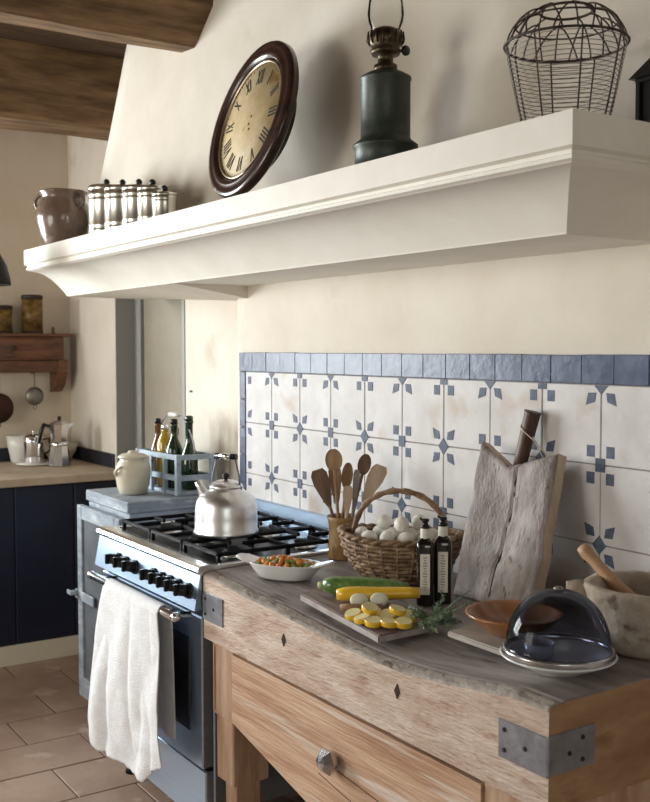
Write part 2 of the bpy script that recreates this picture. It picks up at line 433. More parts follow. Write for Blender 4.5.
# ================================================================ MANTEL SHELF
mt = thing('mantel_shelf', 'long cream painted mantel shelf with moulded front over the cooker', 'mantel', (-3.0, 0, 1.8))
MX0, MX1, MY = -4.69, -1.360, -.52
def mitre(prof):    # prof: (offset from the front plane, z) swept along front, mitred at right, returned to the wall
    rs = []
    for o, z in prof:
        rs.append([(MX0, MY+o, z), (MX1-o, MY+o, z), (MX1-o, -.001 if z < 1.99 else -.15, z)])
    return rs
mb = MB()
prof = [(.03, 2.0), (0, 2.0), (0, 1.934), (.014, 1.929), (.017, 1.922), (.009, 1.919), (.009, 1.911), (.018, 1.908), (.024, 1.905)]
for k in range(17):      # cavetto curving in under the bead and down to the soffit
    t = k/16
    prof.append((.026+.172*t, 1.905-.104*t**2.1))
prof.append((.20, 1.797))
rs = mitre(prof)
R = []
for r in rs: R.append([mb.bm.verts.new(p) for p in r])
for a, b in zip(R, R[1:]):
    mb._f([a[0], b[0], b[1], a[1]]); mb._f([a[1], b[1], b[2], a[2]])
# left end cap, soffit and back
bk0 = mb.bm.verts.new((MX0, YB-.002, 2.0)); bk1 = mb.bm.verts.new((MX0, YB-.002, 1.797))
mb._f([r[0] for r in R]+[bk1, bk0])
c = mb.bm.verts.new((MX1-.20, YB-.002, 1.797))
mb._f([R[-1][0], R[-1][1], c, bk1])
for a, b in zip(R, R[1:]):
    pass
obj('moulding', mb, 'mantel', mt, world=True)
mb = MB(); mb.box(MX0+.001, MX1-.004, MY+.006, -.10, 1.975, 1.9995)
obj('shelf_top', mb, 'mantel', mt, world=True)

# ================================================================ TILED SPLASHBACK
S = .2; TX0, TZ0 = -3.3286, 1.4617
bs = thing('tile_splashback', 'white tile splashback with blue geometric flowers and a slate blue border', 'splashback', (-2.5, 0, .86))
mb = MB(); mb.mi(1).box(-3.575, 1.2, -.006, -.001, .80, 1.53)
mb.mi(0)
gap = .0012
for j in range(4):
    z1 = TZ0-j*S; z0 = z1-S
    if j == 3: z0 = .82
    mb.box(TX0-S+gap, TX0-gap, -.011, -.003, z0+gap, z1-gap, .002, 1)
    for i in range(22):
        x0 = TX0+i*S; x1 = x0+S
        mb.box(x0+gap, x1-gap, -.011+random.uniform(-.0005, .0005), -.003, z0+gap, z1-gap, .002, 1)
mb.mi(2)
def poly(pts, y=-.0122):
    mb.prism(pts, 'y', y, -.0105)
for j in range(0, 4):
    for i in range(-1, 22):
        X = TX0+i*S; Z = TZ0-j*S
        even = (i+j) % 2 == 0
        up = j > 0; left = i > -1
        for sx in (-1, 1):
            if sx < 0 and not left: continue
            for sz in (1, -1):
                if sz > 0 and not up: continue
                if sz < 0 and j == 3: continue
                if even:   # kite petals
                    q = [(.010, .022), (.022, .013), (.044, .030), (.036, .062)] if True else 0
                    q = [(.013, .020), (.033, .022), (.043, .052), (.020, .046)]
                    q = [(.016, .020), (.042, .021), (.049, .052), (.020, .043)]
                    poly([(X+sx*a, Z+sz*b) for a, b in q])
                else:
                    q = [(.019, .019), (.044, .019), (.044, .048), (.019, .048)]
                    poly([(X+sx*a, Z+sz*b) for a, b in q])
        if even:
            if up and left: poly([(X-.022, Z), (X, Z-.024), (X+.022, Z), (X, Z+.024)], -.0128)
            elif left: poly([(X-.022, Z-.002), (X, Z-.024), (X+.022, Z-.002)], -.0128)
        else:
            if up and left: poly([(X-.015, Z-.017), (X+.015, Z-.017), (X+.015, Z+.017), (X-.015, Z+.017)], -.0128)
            elif left: poly([(X-.015, Z-.017), (X+.015, Z-.017), (X+.015, Z-.002), (X-.015, Z-.002)], -.0128)
obj('tile_field', mb, ['tile', 'grout', 'motif'], bs, world=True)
mb = MB()
x = TX0-S-.05
for k in range(50):
    if x > 1.15: break
    mb.box(x+.0004, x+.105-.0004, -.013+random.uniform(-.0008, .0008), -.002, TZ0+.001, TZ0+.074+random.uniform(-.001, .001), .0015, 1)
    x += .105
for k in range(6):
    z1 = TZ0-k*.11
    mb.box(TX0-S-.05, TX0-S-.001, -.013, -.002, max(.82, z1-.109), z1-.001, .003, 1)
obj('border', mb, 'border', bs, world=True)

# ================================================================ COOKER
CX0, CX1, CY = -3.505, -2.703, -.62
ck = thing('range_cooker', 'wide stainless steel range cooker with black knobs and gas hob', 'cooker', ((CX0+CX1)/2, -.3, 0))
mb = MB(); mb.box(CX0, CX1, -.585, -.02, .10, .885, .004, 1)
obj('body', mb, 'steel', ck, world=True)
mb = MB()
mb.hexa([(CX0, -.648, .775), (CX1, -.648, .775), (CX1, -.56, .775), (CX0, -.56, .775),
         (CX0, -.628, .880), (CX1, -.628, .880), (CX1, -.56, .880), (CX0, -.56, .880)])
obj('control_panel', mb, 'steel', ck, world=True)
mb = MB()
mb.prism([(-.56, .880), (-.622, .880), (-.634, .884), (-.640, .893), (-.636, .903), (-.624, .909), (-.60, .910), (-.575, .908), (-.56, .902)], 'x', CX0-.003, CX1+.003)
mb.box(CX0, CX0+.022, -.56, -.02, .88, .906, .003, 1); mb.box(CX1-.022, CX1, -.56, -.02, .88, .906, .003, 1)
obj('hob_rim', mb, 'steelwhite', ck, world=True)
mb = MB(); mb.box(CX0+.02, CX1-.02, -.563, -.02, .884, .893, .002, 1)
obj('hob_plate', mb, 'enamel', ck, world=True)
mb = MB(); mb.box(CX0, CX1, -.030, -.013, .885, .972, .003, 1); mb.box(CX0, CX1, -.045, -.029, .885, .90, .002, 1)
obj('backguard', mb, 'steel', ck, world=True)
# burners
burn = [(-3.36, -.43, .04), (-3.36, -.17, .035), (-3.10, -.30, .055), (-2.84, -.43, .04), (-2.84, -.17, .035)]
burn = [(-3.354, -.43, .038), (-3.354, -.17, .034), (-3.104, -.43, .038), (-3.104, -.17, .046), (-2.854, -.43, .038), (-2.854, -.17, .034)]
for x, y, r in burn:
    mb = MB(); mb.lathe([(r+.012, .893), (r+.012, .899), (r, .901), (r, .908)], (x, y, 0), 28)
    b = obj('burner', mb, 'alum', ck, world=True)
    mb = MB(); mb.lathe([(r-.004, .908), (r-.002, .914), (r-.008, .918), (.001, .919)], (x, y, 0), 28)
    obj('burner_cap', mb, 'black', b, world=True)
for k in range(3):
    x0 = CX0+.030+k*.25; x1 = x0+.242
    mb = MB(); z = .927; w = .011
    for xx in (x0, x1-w): mb.box(xx, xx+w, -.555, -.05, z-.006, z+.007, .003, 1)
    for yy in (-.555, -.308, -.061): mb.box(x0, x1, yy, yy+w, z-.006, z+.007, .003, 1)
    xm = (x0+x1)/2
    for yc in (-.43, -.17):
        for a in range(4):
            dx, dy = (1, 0) if a == 0 else (-1, 0) if a == 1 else (0, 1) if a == 2 else (0, -1)
            L_ = .119 if dx else .12
            p0 = Vector((xm+dx*.028, yc+dy*.028, z)); p1 = Vector((xm+dx*L_, yc+dy*L_, z))
            mb.box(min(p0.x, p1.x)-w/2*(not dx), max(p0.x, p1.x)+w/2*(not dx), min(p0.y, p1.y)-w/2*(not dy), max(p0.y, p1.y)+w/2*(not dy), z-.005, z+.009, .003, 1)
    for xx in (x0+.006, x1-.006):
        for yy in (-.549, -.056, -.302): mb.box(xx-.006, xx+.006, yy-.006, yy+.006, .892, z, .001, 1)
    obj('pan_support', mb, 'black', ck, world=True)
# knobs
for x in (-3.304, -3.236, -3.160, -3.010, -2.945, -2.886, -2.828, -2.760):
    c0 = Vector((x, -.640, .826)); n_ = Vector((0, -1, .19)).normalized()
    mb = MB(); mb.cyl(c0, c0+n_*.006, .024, .023, 24); mb.cyl(c0+n_*.006, c0+n_*.036, .0195, .017, 24)
    a = c0+n_*.036
    mb.box(a.x-.0055, a.x+.0055, a.y-.012, a.y+.002, a.z-.018, a.z+.017, .002, 1)
    obj('control_knob', mb, 'knob', ck, world=True)
# door
mb = MB(); mb.box(CX0+.004, CX1-.004, -.622, -.585, .29, .752, .004, 1)
dr = obj('oven_door', mb, 'steel', ck, world=True)
mb = MB(); mb.box(-3.41, -2.79, -.6245, -.620, .385, .675, .002, 1)
obj('oven_window', mb, 'ovenglass', dr, world=True)
mb = MB(); mb.cyl((-3.43, -.690, .755), (-2.745, -.690, .755), .0135, None, 20)
for x in (-3.37, -2.79):
    mb.cyl((x, -.690, .755), (x, -.62, .742), .009, .011, 12)
mb.sphere((-2.745, -.690, .755), .015); mb.sphere((-3.43, -.690, .755), .015)
obj('door_handle', mb, 'steelwhite', dr, world=True)
mb = MB(); mb.box(CX0+.004, CX1-.004, -.612, -.585, .105, .280, .004, 1)
obj('storage_drawer', mb, 'steel', ck, world=True)
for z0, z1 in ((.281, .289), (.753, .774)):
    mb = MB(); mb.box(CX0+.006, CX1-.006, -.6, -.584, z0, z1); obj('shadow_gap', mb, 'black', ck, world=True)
for x, y in ((CX0+.045, -.53), (CX1-.045, -.53), (CX0+.045, -.08), (CX1-.045, -.08)):
    mb = MB(); mb.cyl((x, y, 0), (x, y, .018), .026, .022, 16); mb.cyl((x, y, .018), (x, y, .101), .014, .018, 16)
    obj('foot', mb, 'black', ck, world=True)

# towel over the handle
mb = MB()
def tw(u, v):      # v: 0 at back hem .. over the bar .. 1 front hem
    xt = lerp(-3.255, -2.825, u)
    if v < .22:
        t = v/.22; z = lerp(.36, .768, t); y = -.664; f = .3*(1-t)
        x = xt + .02*(1-t)
        return (x, y+.006*math.sin(u*19)*(1-t)*1, z)
    if v < .32:
        a = (v-.22)/.10*PI
        return (xt, -.690+.0185*math.cos(a)+.0, .755+.0185*math.sin(a)+.001)
    t = (v-.32)/.68
    zb = interp(u, [(0, .165), (.25, .150), (.55, .155), (.72, .170), (.8, .26), (1, .30)])
    zb = interp(u, [(0, .205), (.3, .195), (.62, .205), (.78, .215), (.86, .265), (1, .310)])
    z = lerp(.756, zb, t)
    x = lerp(xt, lerp(-3.395, -2.745, u), t**.8)
    fold = (math.sin(u*15+.6+t*2.2+.8*noise.noise((u*3, t*3, 1)))*.5+math.sin(u*27+1.7-t*2.8)*.14+math.sin(u*7-t*2.5)*.6)*(.003+.021*min(1, t*1.6))
    y = -.7115 - .006*t - abs(fold)*.9 - .008*math.sin(t*PI)
    y += noise.noise((x*6, z*5, 2.2))*.014*t+noise.noise((x*16, z*14, 4.2))*.006*t
    z += noise.noise((x*30, 0, 7))*.006*t
    return (x, y, z)
mb.grid(tw, 110, 120)
single('tea_towel', mb, 'towel', 'crumpled white linen towel hanging over the oven door handle', 'towel', thick=.003)

# ================================================================ GREY CABINET LEFT OF THE COOKER
cb = thing('grey_cabinet', 'weathered grey painted cabinet standing left of the cooker', 'cabinet', (-3.95, -.2, 0))
mb = MB()
KX0, KX1, KY = -4.19, -3.735, -.425
mb.box(KX0, KX1, KY, -.005, .905, .95, .004, 1)
obj('cabinet_top', mb, 'zinc', cb, world=True)
mb = MB(); mb.box(KX0+.01, KX1-.004, KY+.01, -.005, .05, .904, .003, 1)
obj('cabinet_body', mb, 'zinc', cb, world=True)
mb = MB(); dx0, dx1 = KX0-.01, KX1
for a, b in ((dx0, dx0+.052), (dx1-.052, dx1)): mb.box(a, b, -.462, -.436, .065, .888, .003, 1)
for a, b in ((.065, .15), (.83, .888)): mb.box(dx0+.052, dx1-.052, -.462, -.436, a, b, .003, 1)
dd = obj('cabinet_door', mb, 'zinc', cb, world=True)
mb = MB(); mb.box(dx0+.053, dx1-.053, -.452, -.446, .151, .829); obj('door_inset', mb, 'zincglass', dd, world=True)
mb = MB(); mb.box(dx0-.012, dx0+.20, -.470, -.462, .485, .525, .002, 1); mb.cyl((dx0+.02, -.462, .515), (dx0+.02, -.50, .515), .011, .011, 12)
mb.box(dx0-.02, dx0+.03, -.505, -.495, .505, .525, .003, 1)
obj('latch', mb, 'zinc', dd, world=True)
for x in (KX0+.03, KX1-.03):
    for y in (KY+.03, -.04):
        mb = MB(); mb.box(x-.02, x+.02, y-.02, y+.02, 0, .05, .003, 1); obj('foot', mb, 'black', cb, world=True)

# cream lidded jar on it
jr = thing('lidded_jar', 'cream stoneware jar with flat lid on the grey cabinet', 'jar', (-3.962, -.305, .9505)); jr.scale = (.94, .94, .94)
mb = MB(); mb.lathe([(.052, 0), (.060, .003), (.070, .035), (.078, .085), (.077, .118), (.066, .140), (.056, .150), (.060, .158), (.050, .160)], seg=48)
obj('jar_body', mb, 'cream', jr)
mb = MB(); mb.lathe([(.056, .158), (.066, .160), (.067, .166), (.050, .176), (.025, .180), (.022, .184), (.020, .190), (.001, .192)], seg=48)
obj('lid', mb, 'cream', jr)
mb = MB(); a0 = math.radians(-78)
mb.tube([(math.cos(a0+t*.5)*(.077+.014*math.sin(PI*(t+.5))), math.sin(a0+t*.5)*(.077+.014*math.sin(PI*(t+.5))), .105+t*.04) for t in [(-.5+k/10) for k in range(11)]], .007, 8)
obj('ear_handle', mb, 'cream', jr)

# bottle crate
rk = thing('bottle_crate', 'blue grey wooden slatted bottle carrier with wire handle on the cabinet', 'bottle carrier', (-3.835, -.19, .9505), 0)
RA = Vector((-4.19, -.10, 0)); RB = Vector((-3.852, -.160, 0)); RC = Vector((-3.80, .03, 0))
RA = Vector((-4.145, -.200, 0)); RB = Vector((-3.795, -.180, 0)); 
def rackbar(mb, p, q, z0, z1, t=.007):
    d_ = (q-p).normalized(); n_ = Vector((-d_.y, d_.x, 0))*t
    mb.hexa([(*(p-n_).xy, z0), (*(q-n_).xy, z0), (*(q+n_).xy, z0), (*(p+n_).xy, z0), (*(p-n_).xy, z1), (*(q-n_).xy, z1), (*(q+n_).xy, z1), (*(p+n_).xy, z1)])
RN = Vector((.015, .150, 0))
c4 = [RA, RB, RB+RN, RA+RN]
zb = .9505
mb = MB()
for k in range(4):
    rackbar(mb, c4[k], c4[(k+1) % 4], zb+.145, zb+.166); rackbar(mb, c4[k], c4[(k+1) % 4], zb+.06, zb+.082)
obj('side_rail', mb, 'rackwood', rk, world=True)
for k in range(4):
    mb = MB(); p = c4[k]; mb.box(p.x-.011, p.x+.011, p.y-.011, p.y+.011, zb, zb+.168, .002, 1)
    obj('upright', mb, 'rackwood', rk, world=True)
for t in (.36, .68):
    mb = MB(); p = RA.lerp(RB, t); mb.box(p.x-.009, p.x+.009, p.y-.009, p.y+.009, zb, zb+.150, .002, 1)
    obj('upright', mb, 'rackwood', rk, world=True)
mb = MB(); mb.hexa([(*(c4[k].xy), zb+.001) for k in range(4)]+[(*(c4[k].xy), zb+.015) for k in range(4)])
obj('base_board', mb, 'rackwood', rk, world=True)
mb = MB(); pm = (RA+RN*.5); qm = (RB+RN*.5); pts = []
for k in range(21):
    a = PI*k/20; c_ = (pm+qm)/2; h = (qm-pm)/2
    pts.append((c_.x-h.x*math.cos(a)*(.4+.6*abs(math.cos(a))), c_.y-h.y*math.cos(a), zb+.15+.17*min(1, math.sin(a)*1.15)))
mb.tube(pts, .003, 8)
obj('wire_handle', mb, 'iron', rk, world=True)
mb = MB(); cc = (pm+qm)/2; mb.cyl((cc.x-.045, cc.y, zb+.320), (cc.x+.045, cc.y, zb+.322), .010, .010, 12)
obj('handle_grip', mb, 'white', rk, world=True)
# bottles
def bottle(name, body, neck, hb, hn, m, mcap, label, group, loc):
    t = thing(name, label, 'bottle', loc, 0, group)
    mb = MB(); mb.lathe([(body*.9, 0), (body, .006), (body, hb*.92), (body*.9, hb), (neck*1.3, hb+.03), (neck, hb+.045), (neck, hn-.012), (neck*1.2, hn-.010), (neck*1.2, hn)], seg=24)
    obj('bottle_glass', mb, m, t)
    mb = MB(); mb.lathe([(neck*1.1, hn), (neck*1.1, hn+.018), (neck*.6, hn+.022)], seg=16); obj('stopper', mb, mcap, t)
    return t
zbb = zb+.0165
for (fx, fy, body, neck, hb, hn, m, mc, lab) in (
    (.13, .40, .032, .013, .165, .262, 'redoil', 'knob', 'amber vinegar bottle with black stopper at the left of the crate'),
    (.37, .36, .036, .013, .195, .240, 'oil', 'chrome', 'clear bottle of golden oil in the middle of the crate'),
    (.62, .36, .036, .014, .175, .268, 'greenglass', 'knob', 'dark green bottle with black cap in the crate behind the rail'),
    (.85, .55, .036, .015, .150, .285, 'greenglass', 'greenglass', 'tallest green wine bottle at the right of the crate'),
    (.25, .82, .020, .010, .14, .225, 'darkglass', 'knob', 'short dark bottle at the back left of the crate')):
    p = RA.lerp(RB, fx*.92+.04)+RN*fy
    bottle('bottle', body, neck, hb, hn, m, mc, lab, 'bottles in the crate', (p.x, p.y, zbb))

# ================================================================ KETTLE
kt = thing('kettle', 'brushed aluminium kettle with looped handle on the hob', 'kettle', (-2.995, -.385, .9365))
mb = MB(); mb.lathe([(.098, 0), (.107, .004), (.108, .012), (.104, .020), (.1035, .06), (.101, .095), (.096, .115), (.084, .132), (.064, .144), (.058, .150), (.056, .158)], seg=64)
obj('kettle_body', mb, 'alum', kt)
mb = MB(); mb.lathe([(.058, .156), (.056, .162), (.045, .172), (.030, .178), (.010, .181), (.001, .182)], seg=48)
ld = obj('lid', mb, 'alum', kt)
mb = MB(); mb.lathe([(.006, .18), (.007, .188), (.012, .192), (.012, .200), (.001, .203)], seg=20); obj('lid_knob', mb, 'knob', ld)
# spout towards camera-left
sd = Vector((-.62, -.78, 0)).normalized()
mb = MB(); pts = [sd*.062+Vector((0, 0, .112)), sd*.078+Vector((0, 0, .138)), sd*.088+Vector((0, 0, .158)), sd*.095+Vector((0, 0, .174))]
mb.tube(pts, [.020, .016, .012, .011], 14); obj('spout', mb, 'alum', kt)
hd = Vector((.83, .55, 0)).normalized()
for s in (-1, 1):
    mb = MB()
    mb.tube([hd*s*.052+Vector((0, 0, .148)), hd*s*.050+Vector((0, 0, .19)), hd*s*.040+Vector((0, 0, .225)), hd*s*.034+Vector((0, 0, .255))], .0035, 8)
    mb.sphere(hd*s*.052+Vector((0, 0, .155)), .008)
    obj('handle_arm', mb, 'iron', kt)
mb = MB(); mb.cyl(hd*-.040+Vector((0, 0, .258)), hd*.040+Vector((0, 0, .258)), .010, .010, 16); obj('handle_grip', mb, 'knob', kt)
mb = MB(); mb.cyl(hd*-.020+Vector((0, 0, .2585)), hd*.020+Vector((0, 0, .2585)), .0115, .0115, 16); obj('grip_band', mb, 'chrome', kt)

# ================================================================ BUTCHER'S BLOCK TABLE
BX0, BX1, BY0, BY1, BZ0 = -2.697, -1.306, -.62, -.015, .695
edge = [(-2.697, .884), (-2.47, .870), (-2.22, .861), (-2.08, .852), (-1.97, .845), (-1.865, .842), (-1.74, .846), (-1.63, .857), (-1.50, .873), (-1.40, .888), (-1.29, .899)]
def topz(x, y):
    d_ = .895-interp(x, edge)
    k = max(0., min(1., (-.22-y)/.40)); k = k*k*(3-2*k)
    r = max(0., (-.585-y)/.035)
    return .895 + max(0, (x+1.6)*.01) - max(0, d_-.008)*k - .007*r*r
tb = thing('butcher_block_table', 'heavy worn butcher block table with drawer in the foreground', 'table', (-1.97, -.32, 0))
mb = MB()
NX, NY = 150, 64
ys = [lerp(BY0, -.57, k/14) for k in range(14)]+[lerp(-.57, BY1, k/(NY-14)) for k in range(NY-14+1)]
def ebump(x, s): return noise.noise((x*18, s*.4, 0))*.0016+noise.noise((x*90, s, 4))*.0011
G = []
for i in range(NX+1):
    x = lerp(BX0, BX1, i/NX); row = []
    for j, y in enumerate(ys):
        z = topz(x, y)+noise.noise((x*9, y*9, 1))*.0015
        yy = y
        if j < 14:
            w = 1-j/14; z += ebump(x, 1+j*.35)*1.1; 
            if j == 0: yy = y+abs(ebump(x, 8))*1.2; z -= .004
        # worn groove where the surface boards meet the frame
        if j in (10, 11): z -= .003+.003*noise.noise((x*15, 5, 5))
        row.append(mb.bm.verts.new((x, yy, z)))
    G.append(row)
for i in range(NX):
    for j in range(len(ys)-1):
        mb.i = (4 if noise.noise((G[i][0].co.x*11, 2.7, 0)) > -.12 else 1) if j == 10 else 1 if j < 10 else 0
        mb._f([G[i][j], G[i+1][j], G[i+1][j+1], G[i][j+1]], True)
mb.i = 2
fr = [[g[0] for g in G]]
for t in (.03, .1, .3, .6, .9, 1.):
    fr.append([mb.bm.verts.new((g[0].co.x, BY0+noise.noise((g[0].co.x*8, t*4, 3))*.0015, lerp(g[0].co.z, BZ0, t))) for g in G])
for a, b in zip(fr, fr[1:]):
    for k in range(NX): mb._f([a[k], b[k], b[k+1], a[k+1]], True)
mb.i = 3
def side(idx, col):
    top = col; bot = [mb.bm.verts.new((v.co.x, v.co.y if k else BY0, BZ0)) for k, v in enumerate(top)]
    for k in range(len(top)-1): mb._f([top[k], bot[k], bot[k+1], top[k+1]])
    return bot
b0 = side(0, G[0]); b1 = side(1, G[-1])
mb._f([b0[0], b0[-1], b1[-1], b1[0]])
bk = [g[-1] for g in G]; mb._f(bk+[b1[-1], b0[-1]])
obj('block', mb, ['blocktop', 'blockrim', 'block', 'endgrain', 'groove'], tb, world=True)
# iron corner straps and diamond nails
def strap(x0, x1, z0, z1, ret=False):
    mb = MB(); mb.mi(0).box(x0, x1, BY0-.004, BY0+.001, z0, z1, .0015, 1)
    if ret: mb.box(BX1-.001, BX1+.004, BY0-.004, -.500, z0+.004, z1+.004, .0015, 1)
    mb.mi(1)
    for a, b in ((x0+.018, z0+.018), (x0+.018, z1-.018), ((x0+x1)/2+.008, (z0+z1)/2)):
        mb.cyl((a, BY0-.0035, b), (a, BY0-.0065, b), .005, .004, 10)
    if ret:
        for a, b in ((-.535, z0+.02), (-.535, z1-.014), (-.57, (z0+z1)/2)): mb.cyl((BX1+.0035, a, b), (BX1+.0065, a, b), .005, .004, 10)
    return obj('corner_strap', mb, ['iron', 'darkhole'], tb, world=True)
strap(-2.697, -2.572, .752, .834); strap(-1.436, BX1, .762, .838, True)
for x, z in ((-2.24, .797), (-1.759, .797)):
    mb = MB(); mb.prism([(x-.010, z), (x, z-.017), (x+.010, z), (x, z+.017)], 'y', BY0-.002, BY0+.002)
    obj('diamond_peg', mb, 'darkhole', tb, world=True)
# under frame
mb = MB()
mb.box(-2.655, -2.53, -.612, -.585, .480, .694, .003, 1); mb.box(-1.488, BX1-.005, -.612, -.585, .48, .694, .003, 1)
mb.box(-2.655, -2.63, -.585, -.03, .480, .694, .003, 1); mb.box(BX1-.03, BX1-.005, -.585, -.03, .48, .694, .003, 1)
mb.box(-2.655, BX1-.005, -.045, -.02, .48, .694, .003, 1)
mb.box(-2.648, -2.640, -.6155, -.6115, .495, .685)
obj('frame_rail', mb, 'leg', tb, world=True)
mb = MB()
mb.prism([(-2.528, .490), (-2.13, .405), (-1.95, .365), (-1.80, .350), (-1.62, .355), (-1.49, .37), (-1.49, .685), (-2.528, .685)], 'y', -.618, -.592)
dw = obj('drawer_front', mb, 'drawer', tb, world=True)
mb = MB()      # the plank seams on its face
for (xa, za), (xb, zb_) in (((-2.0, .535), (-1.49, .492)), ((-2.08, .500), (-1.6, .43))):
    mb.hexa([(xa, -.6186, za), (xb, -.6186, zb_), (xb, -.616, zb_), (xa, -.616, za), (xa, -.6186, za+.0022), (xb, -.6186, zb_+.0022), (xb, -.616, zb_+.0022), (xa, -.616, za+.0022)])
obj('plank_seam', mb, 'darkhole', dw, world=True)
mb = MB(); mb.box(-2.5, -1.52, -.59, -.1, .50, .68); obj('drawer_box', mb, 'leg', tb, world=True)
mb = MB()
c = Vector((-2.005, -.618, .556))
mb.lathe([(.018, 0), (.018, .010), (.030, .014), (.034, .026), (.018, .042), (.001, .046)], c, 6, ax=(-.12, -1, .10), smooth=False, sx=1.25, sy=.95)
obj('drawer_knob', mb, 'facet', dw, world=True)
for x0, x1, y0, y1 in ((-2.643, -2.543, -.607, -.487), (-1.42, -1.30, -.607, -.487), (-2.643, -2.543, -.15, -.03), (-1.42, -1.30, -.15, -.03)):
    mb = MB(); mb.box(x0, x1, y0, y1, .29, .693 if y0 > -.4 else .481, .004, 1)
    mb.box(x0+.018, x1-.018, y0+.018, y1-.018, 0, .29, .004, 1)
    obj('leg', mb, 'leg', tb, world=True)
mb = MB(); mb.box(-2.62, -1.34, -.5, -.06, .165, .19, .003, 1)
obj('lower_shelf', mb, 'board', tb, world=True)

# ---------- things on the block
def ZT(x, y): return topz(x, y)+.002
# gratin dish
u = Vector((.80, .60, 0)).normalized(); ang = math.atan2(.155, .222)
gx, gy = -2.505, -.455
gd = thing('gratin_dish', 'white oval ceramic baking dish of chopped vegetables beside the hob', 'dish', (gx, gy, ZT(gx, gy)+.0015), ang)
mb = MB()
rs = []
for r, z in ((.62, 0), (.70, .004), (.86, .026), (.97, .042), (1.0, .046), (.965, .046), (.93, .040), (.82, .024), (.68, .012), (.3, .010)):
    rs.append([(.116*r*math.copysign(abs(math.cos(a))**.85, math.cos(a)), .064*r*math.sin(a), z) for a in [2*PI*k/56 for k in range(56)]])
mb.rings(rs)
obj('dish_body', mb, 'white', gd)
for s in (-1, 1):
    mb = MB(); pts = []
    rs = []
    for k in range(13):
        a = -PI/2+PI*k/12
        x = .102+.046*math.cos(a); y = .034*math.sin(a)
        rs.append([(s*x, y, .041+.010*math.cos(a)), (s*(x+.006*math.cos(a)), y+.006*math.sin(a), .044+.012*math.cos(a)), (s*x, y, .048+.012*math.cos(a)), (s*.085, y*.8, .044), (s*.085, y*.8, .040)])
    mb.rings(rs, smooth=False)
    obj('lug_handle', mb, 'white', gd)
protos = {}
def chunk(kind, label):
    mb = MB()
    if kind == 'carrot': mb.lathe([(.005, -.012), (.0072, -.010), (.0065, .010), (.0045, .012)], (0, 0, 0), 10, sx=1.15)
    elif kind == 'pea': mb.sphere((0, 0, 0), .0085, 1.5, .8, .8, 10, 7)
    else: mb.sphere((0, 0, 0), .0085, 1.2, 1., .7, 8, 6)
    return mb
kinds = [('carrot', 'carrot', 'carrot_piece', 'chunk of orange carrot heaped in the white baking dish', 'carrot', 'carrot chunks in the baking dish'),
         ('pea', 'pea', 'green_vegetable_piece', 'chunk of green vegetable heaped in the white baking dish', 'vegetable', 'green vegetable chunks in the baking dish'),
         ('fennel', 'fennel', 'onion_piece', 'chunk of pale onion heaped in the white baking dish', 'onion', 'pale onion chunks in the baking dish')]
pos = []
rr = random.Random(3)
for ring, (n_, sc, z) in enumerate(((24, .80, .037), (19, .60, .042), (13, .38, .046), (6, .15, .048))):
    for k in range(n_):
        a = 2*PI*k/n_+ring*.4
        pos.append((.108*sc*math.cos(a), .058*sc*math.sin(a), z+rr.uniform(0, .007)))
ca, sa = math.cos(ang), math.sin(ang)
for k, (x, y, z) in enumerate(pos):
    w = rr.random(); kd = kinds[0] if w < .48 else kinds[1] if w < .84 else kinds[2]
    wx = gx+ca*x-sa*y; wy = gy+sa*x+ca*y; wz = ZT(gx, gy)+z
    rot = (rr.uniform(-1, 1), rr.uniform(-1, 1), rr.uniform(0, 6))
    if kd[2] not in protos:
        protos[kd[2]] = single(kd[2], chunk(kd[0], kd[3]), kd[1], kd[3], kd[4], (wx, wy, wz), rot, kd[5])
    else: dup(protos[kd[2]], (wx, wy, wz), rot=rot)

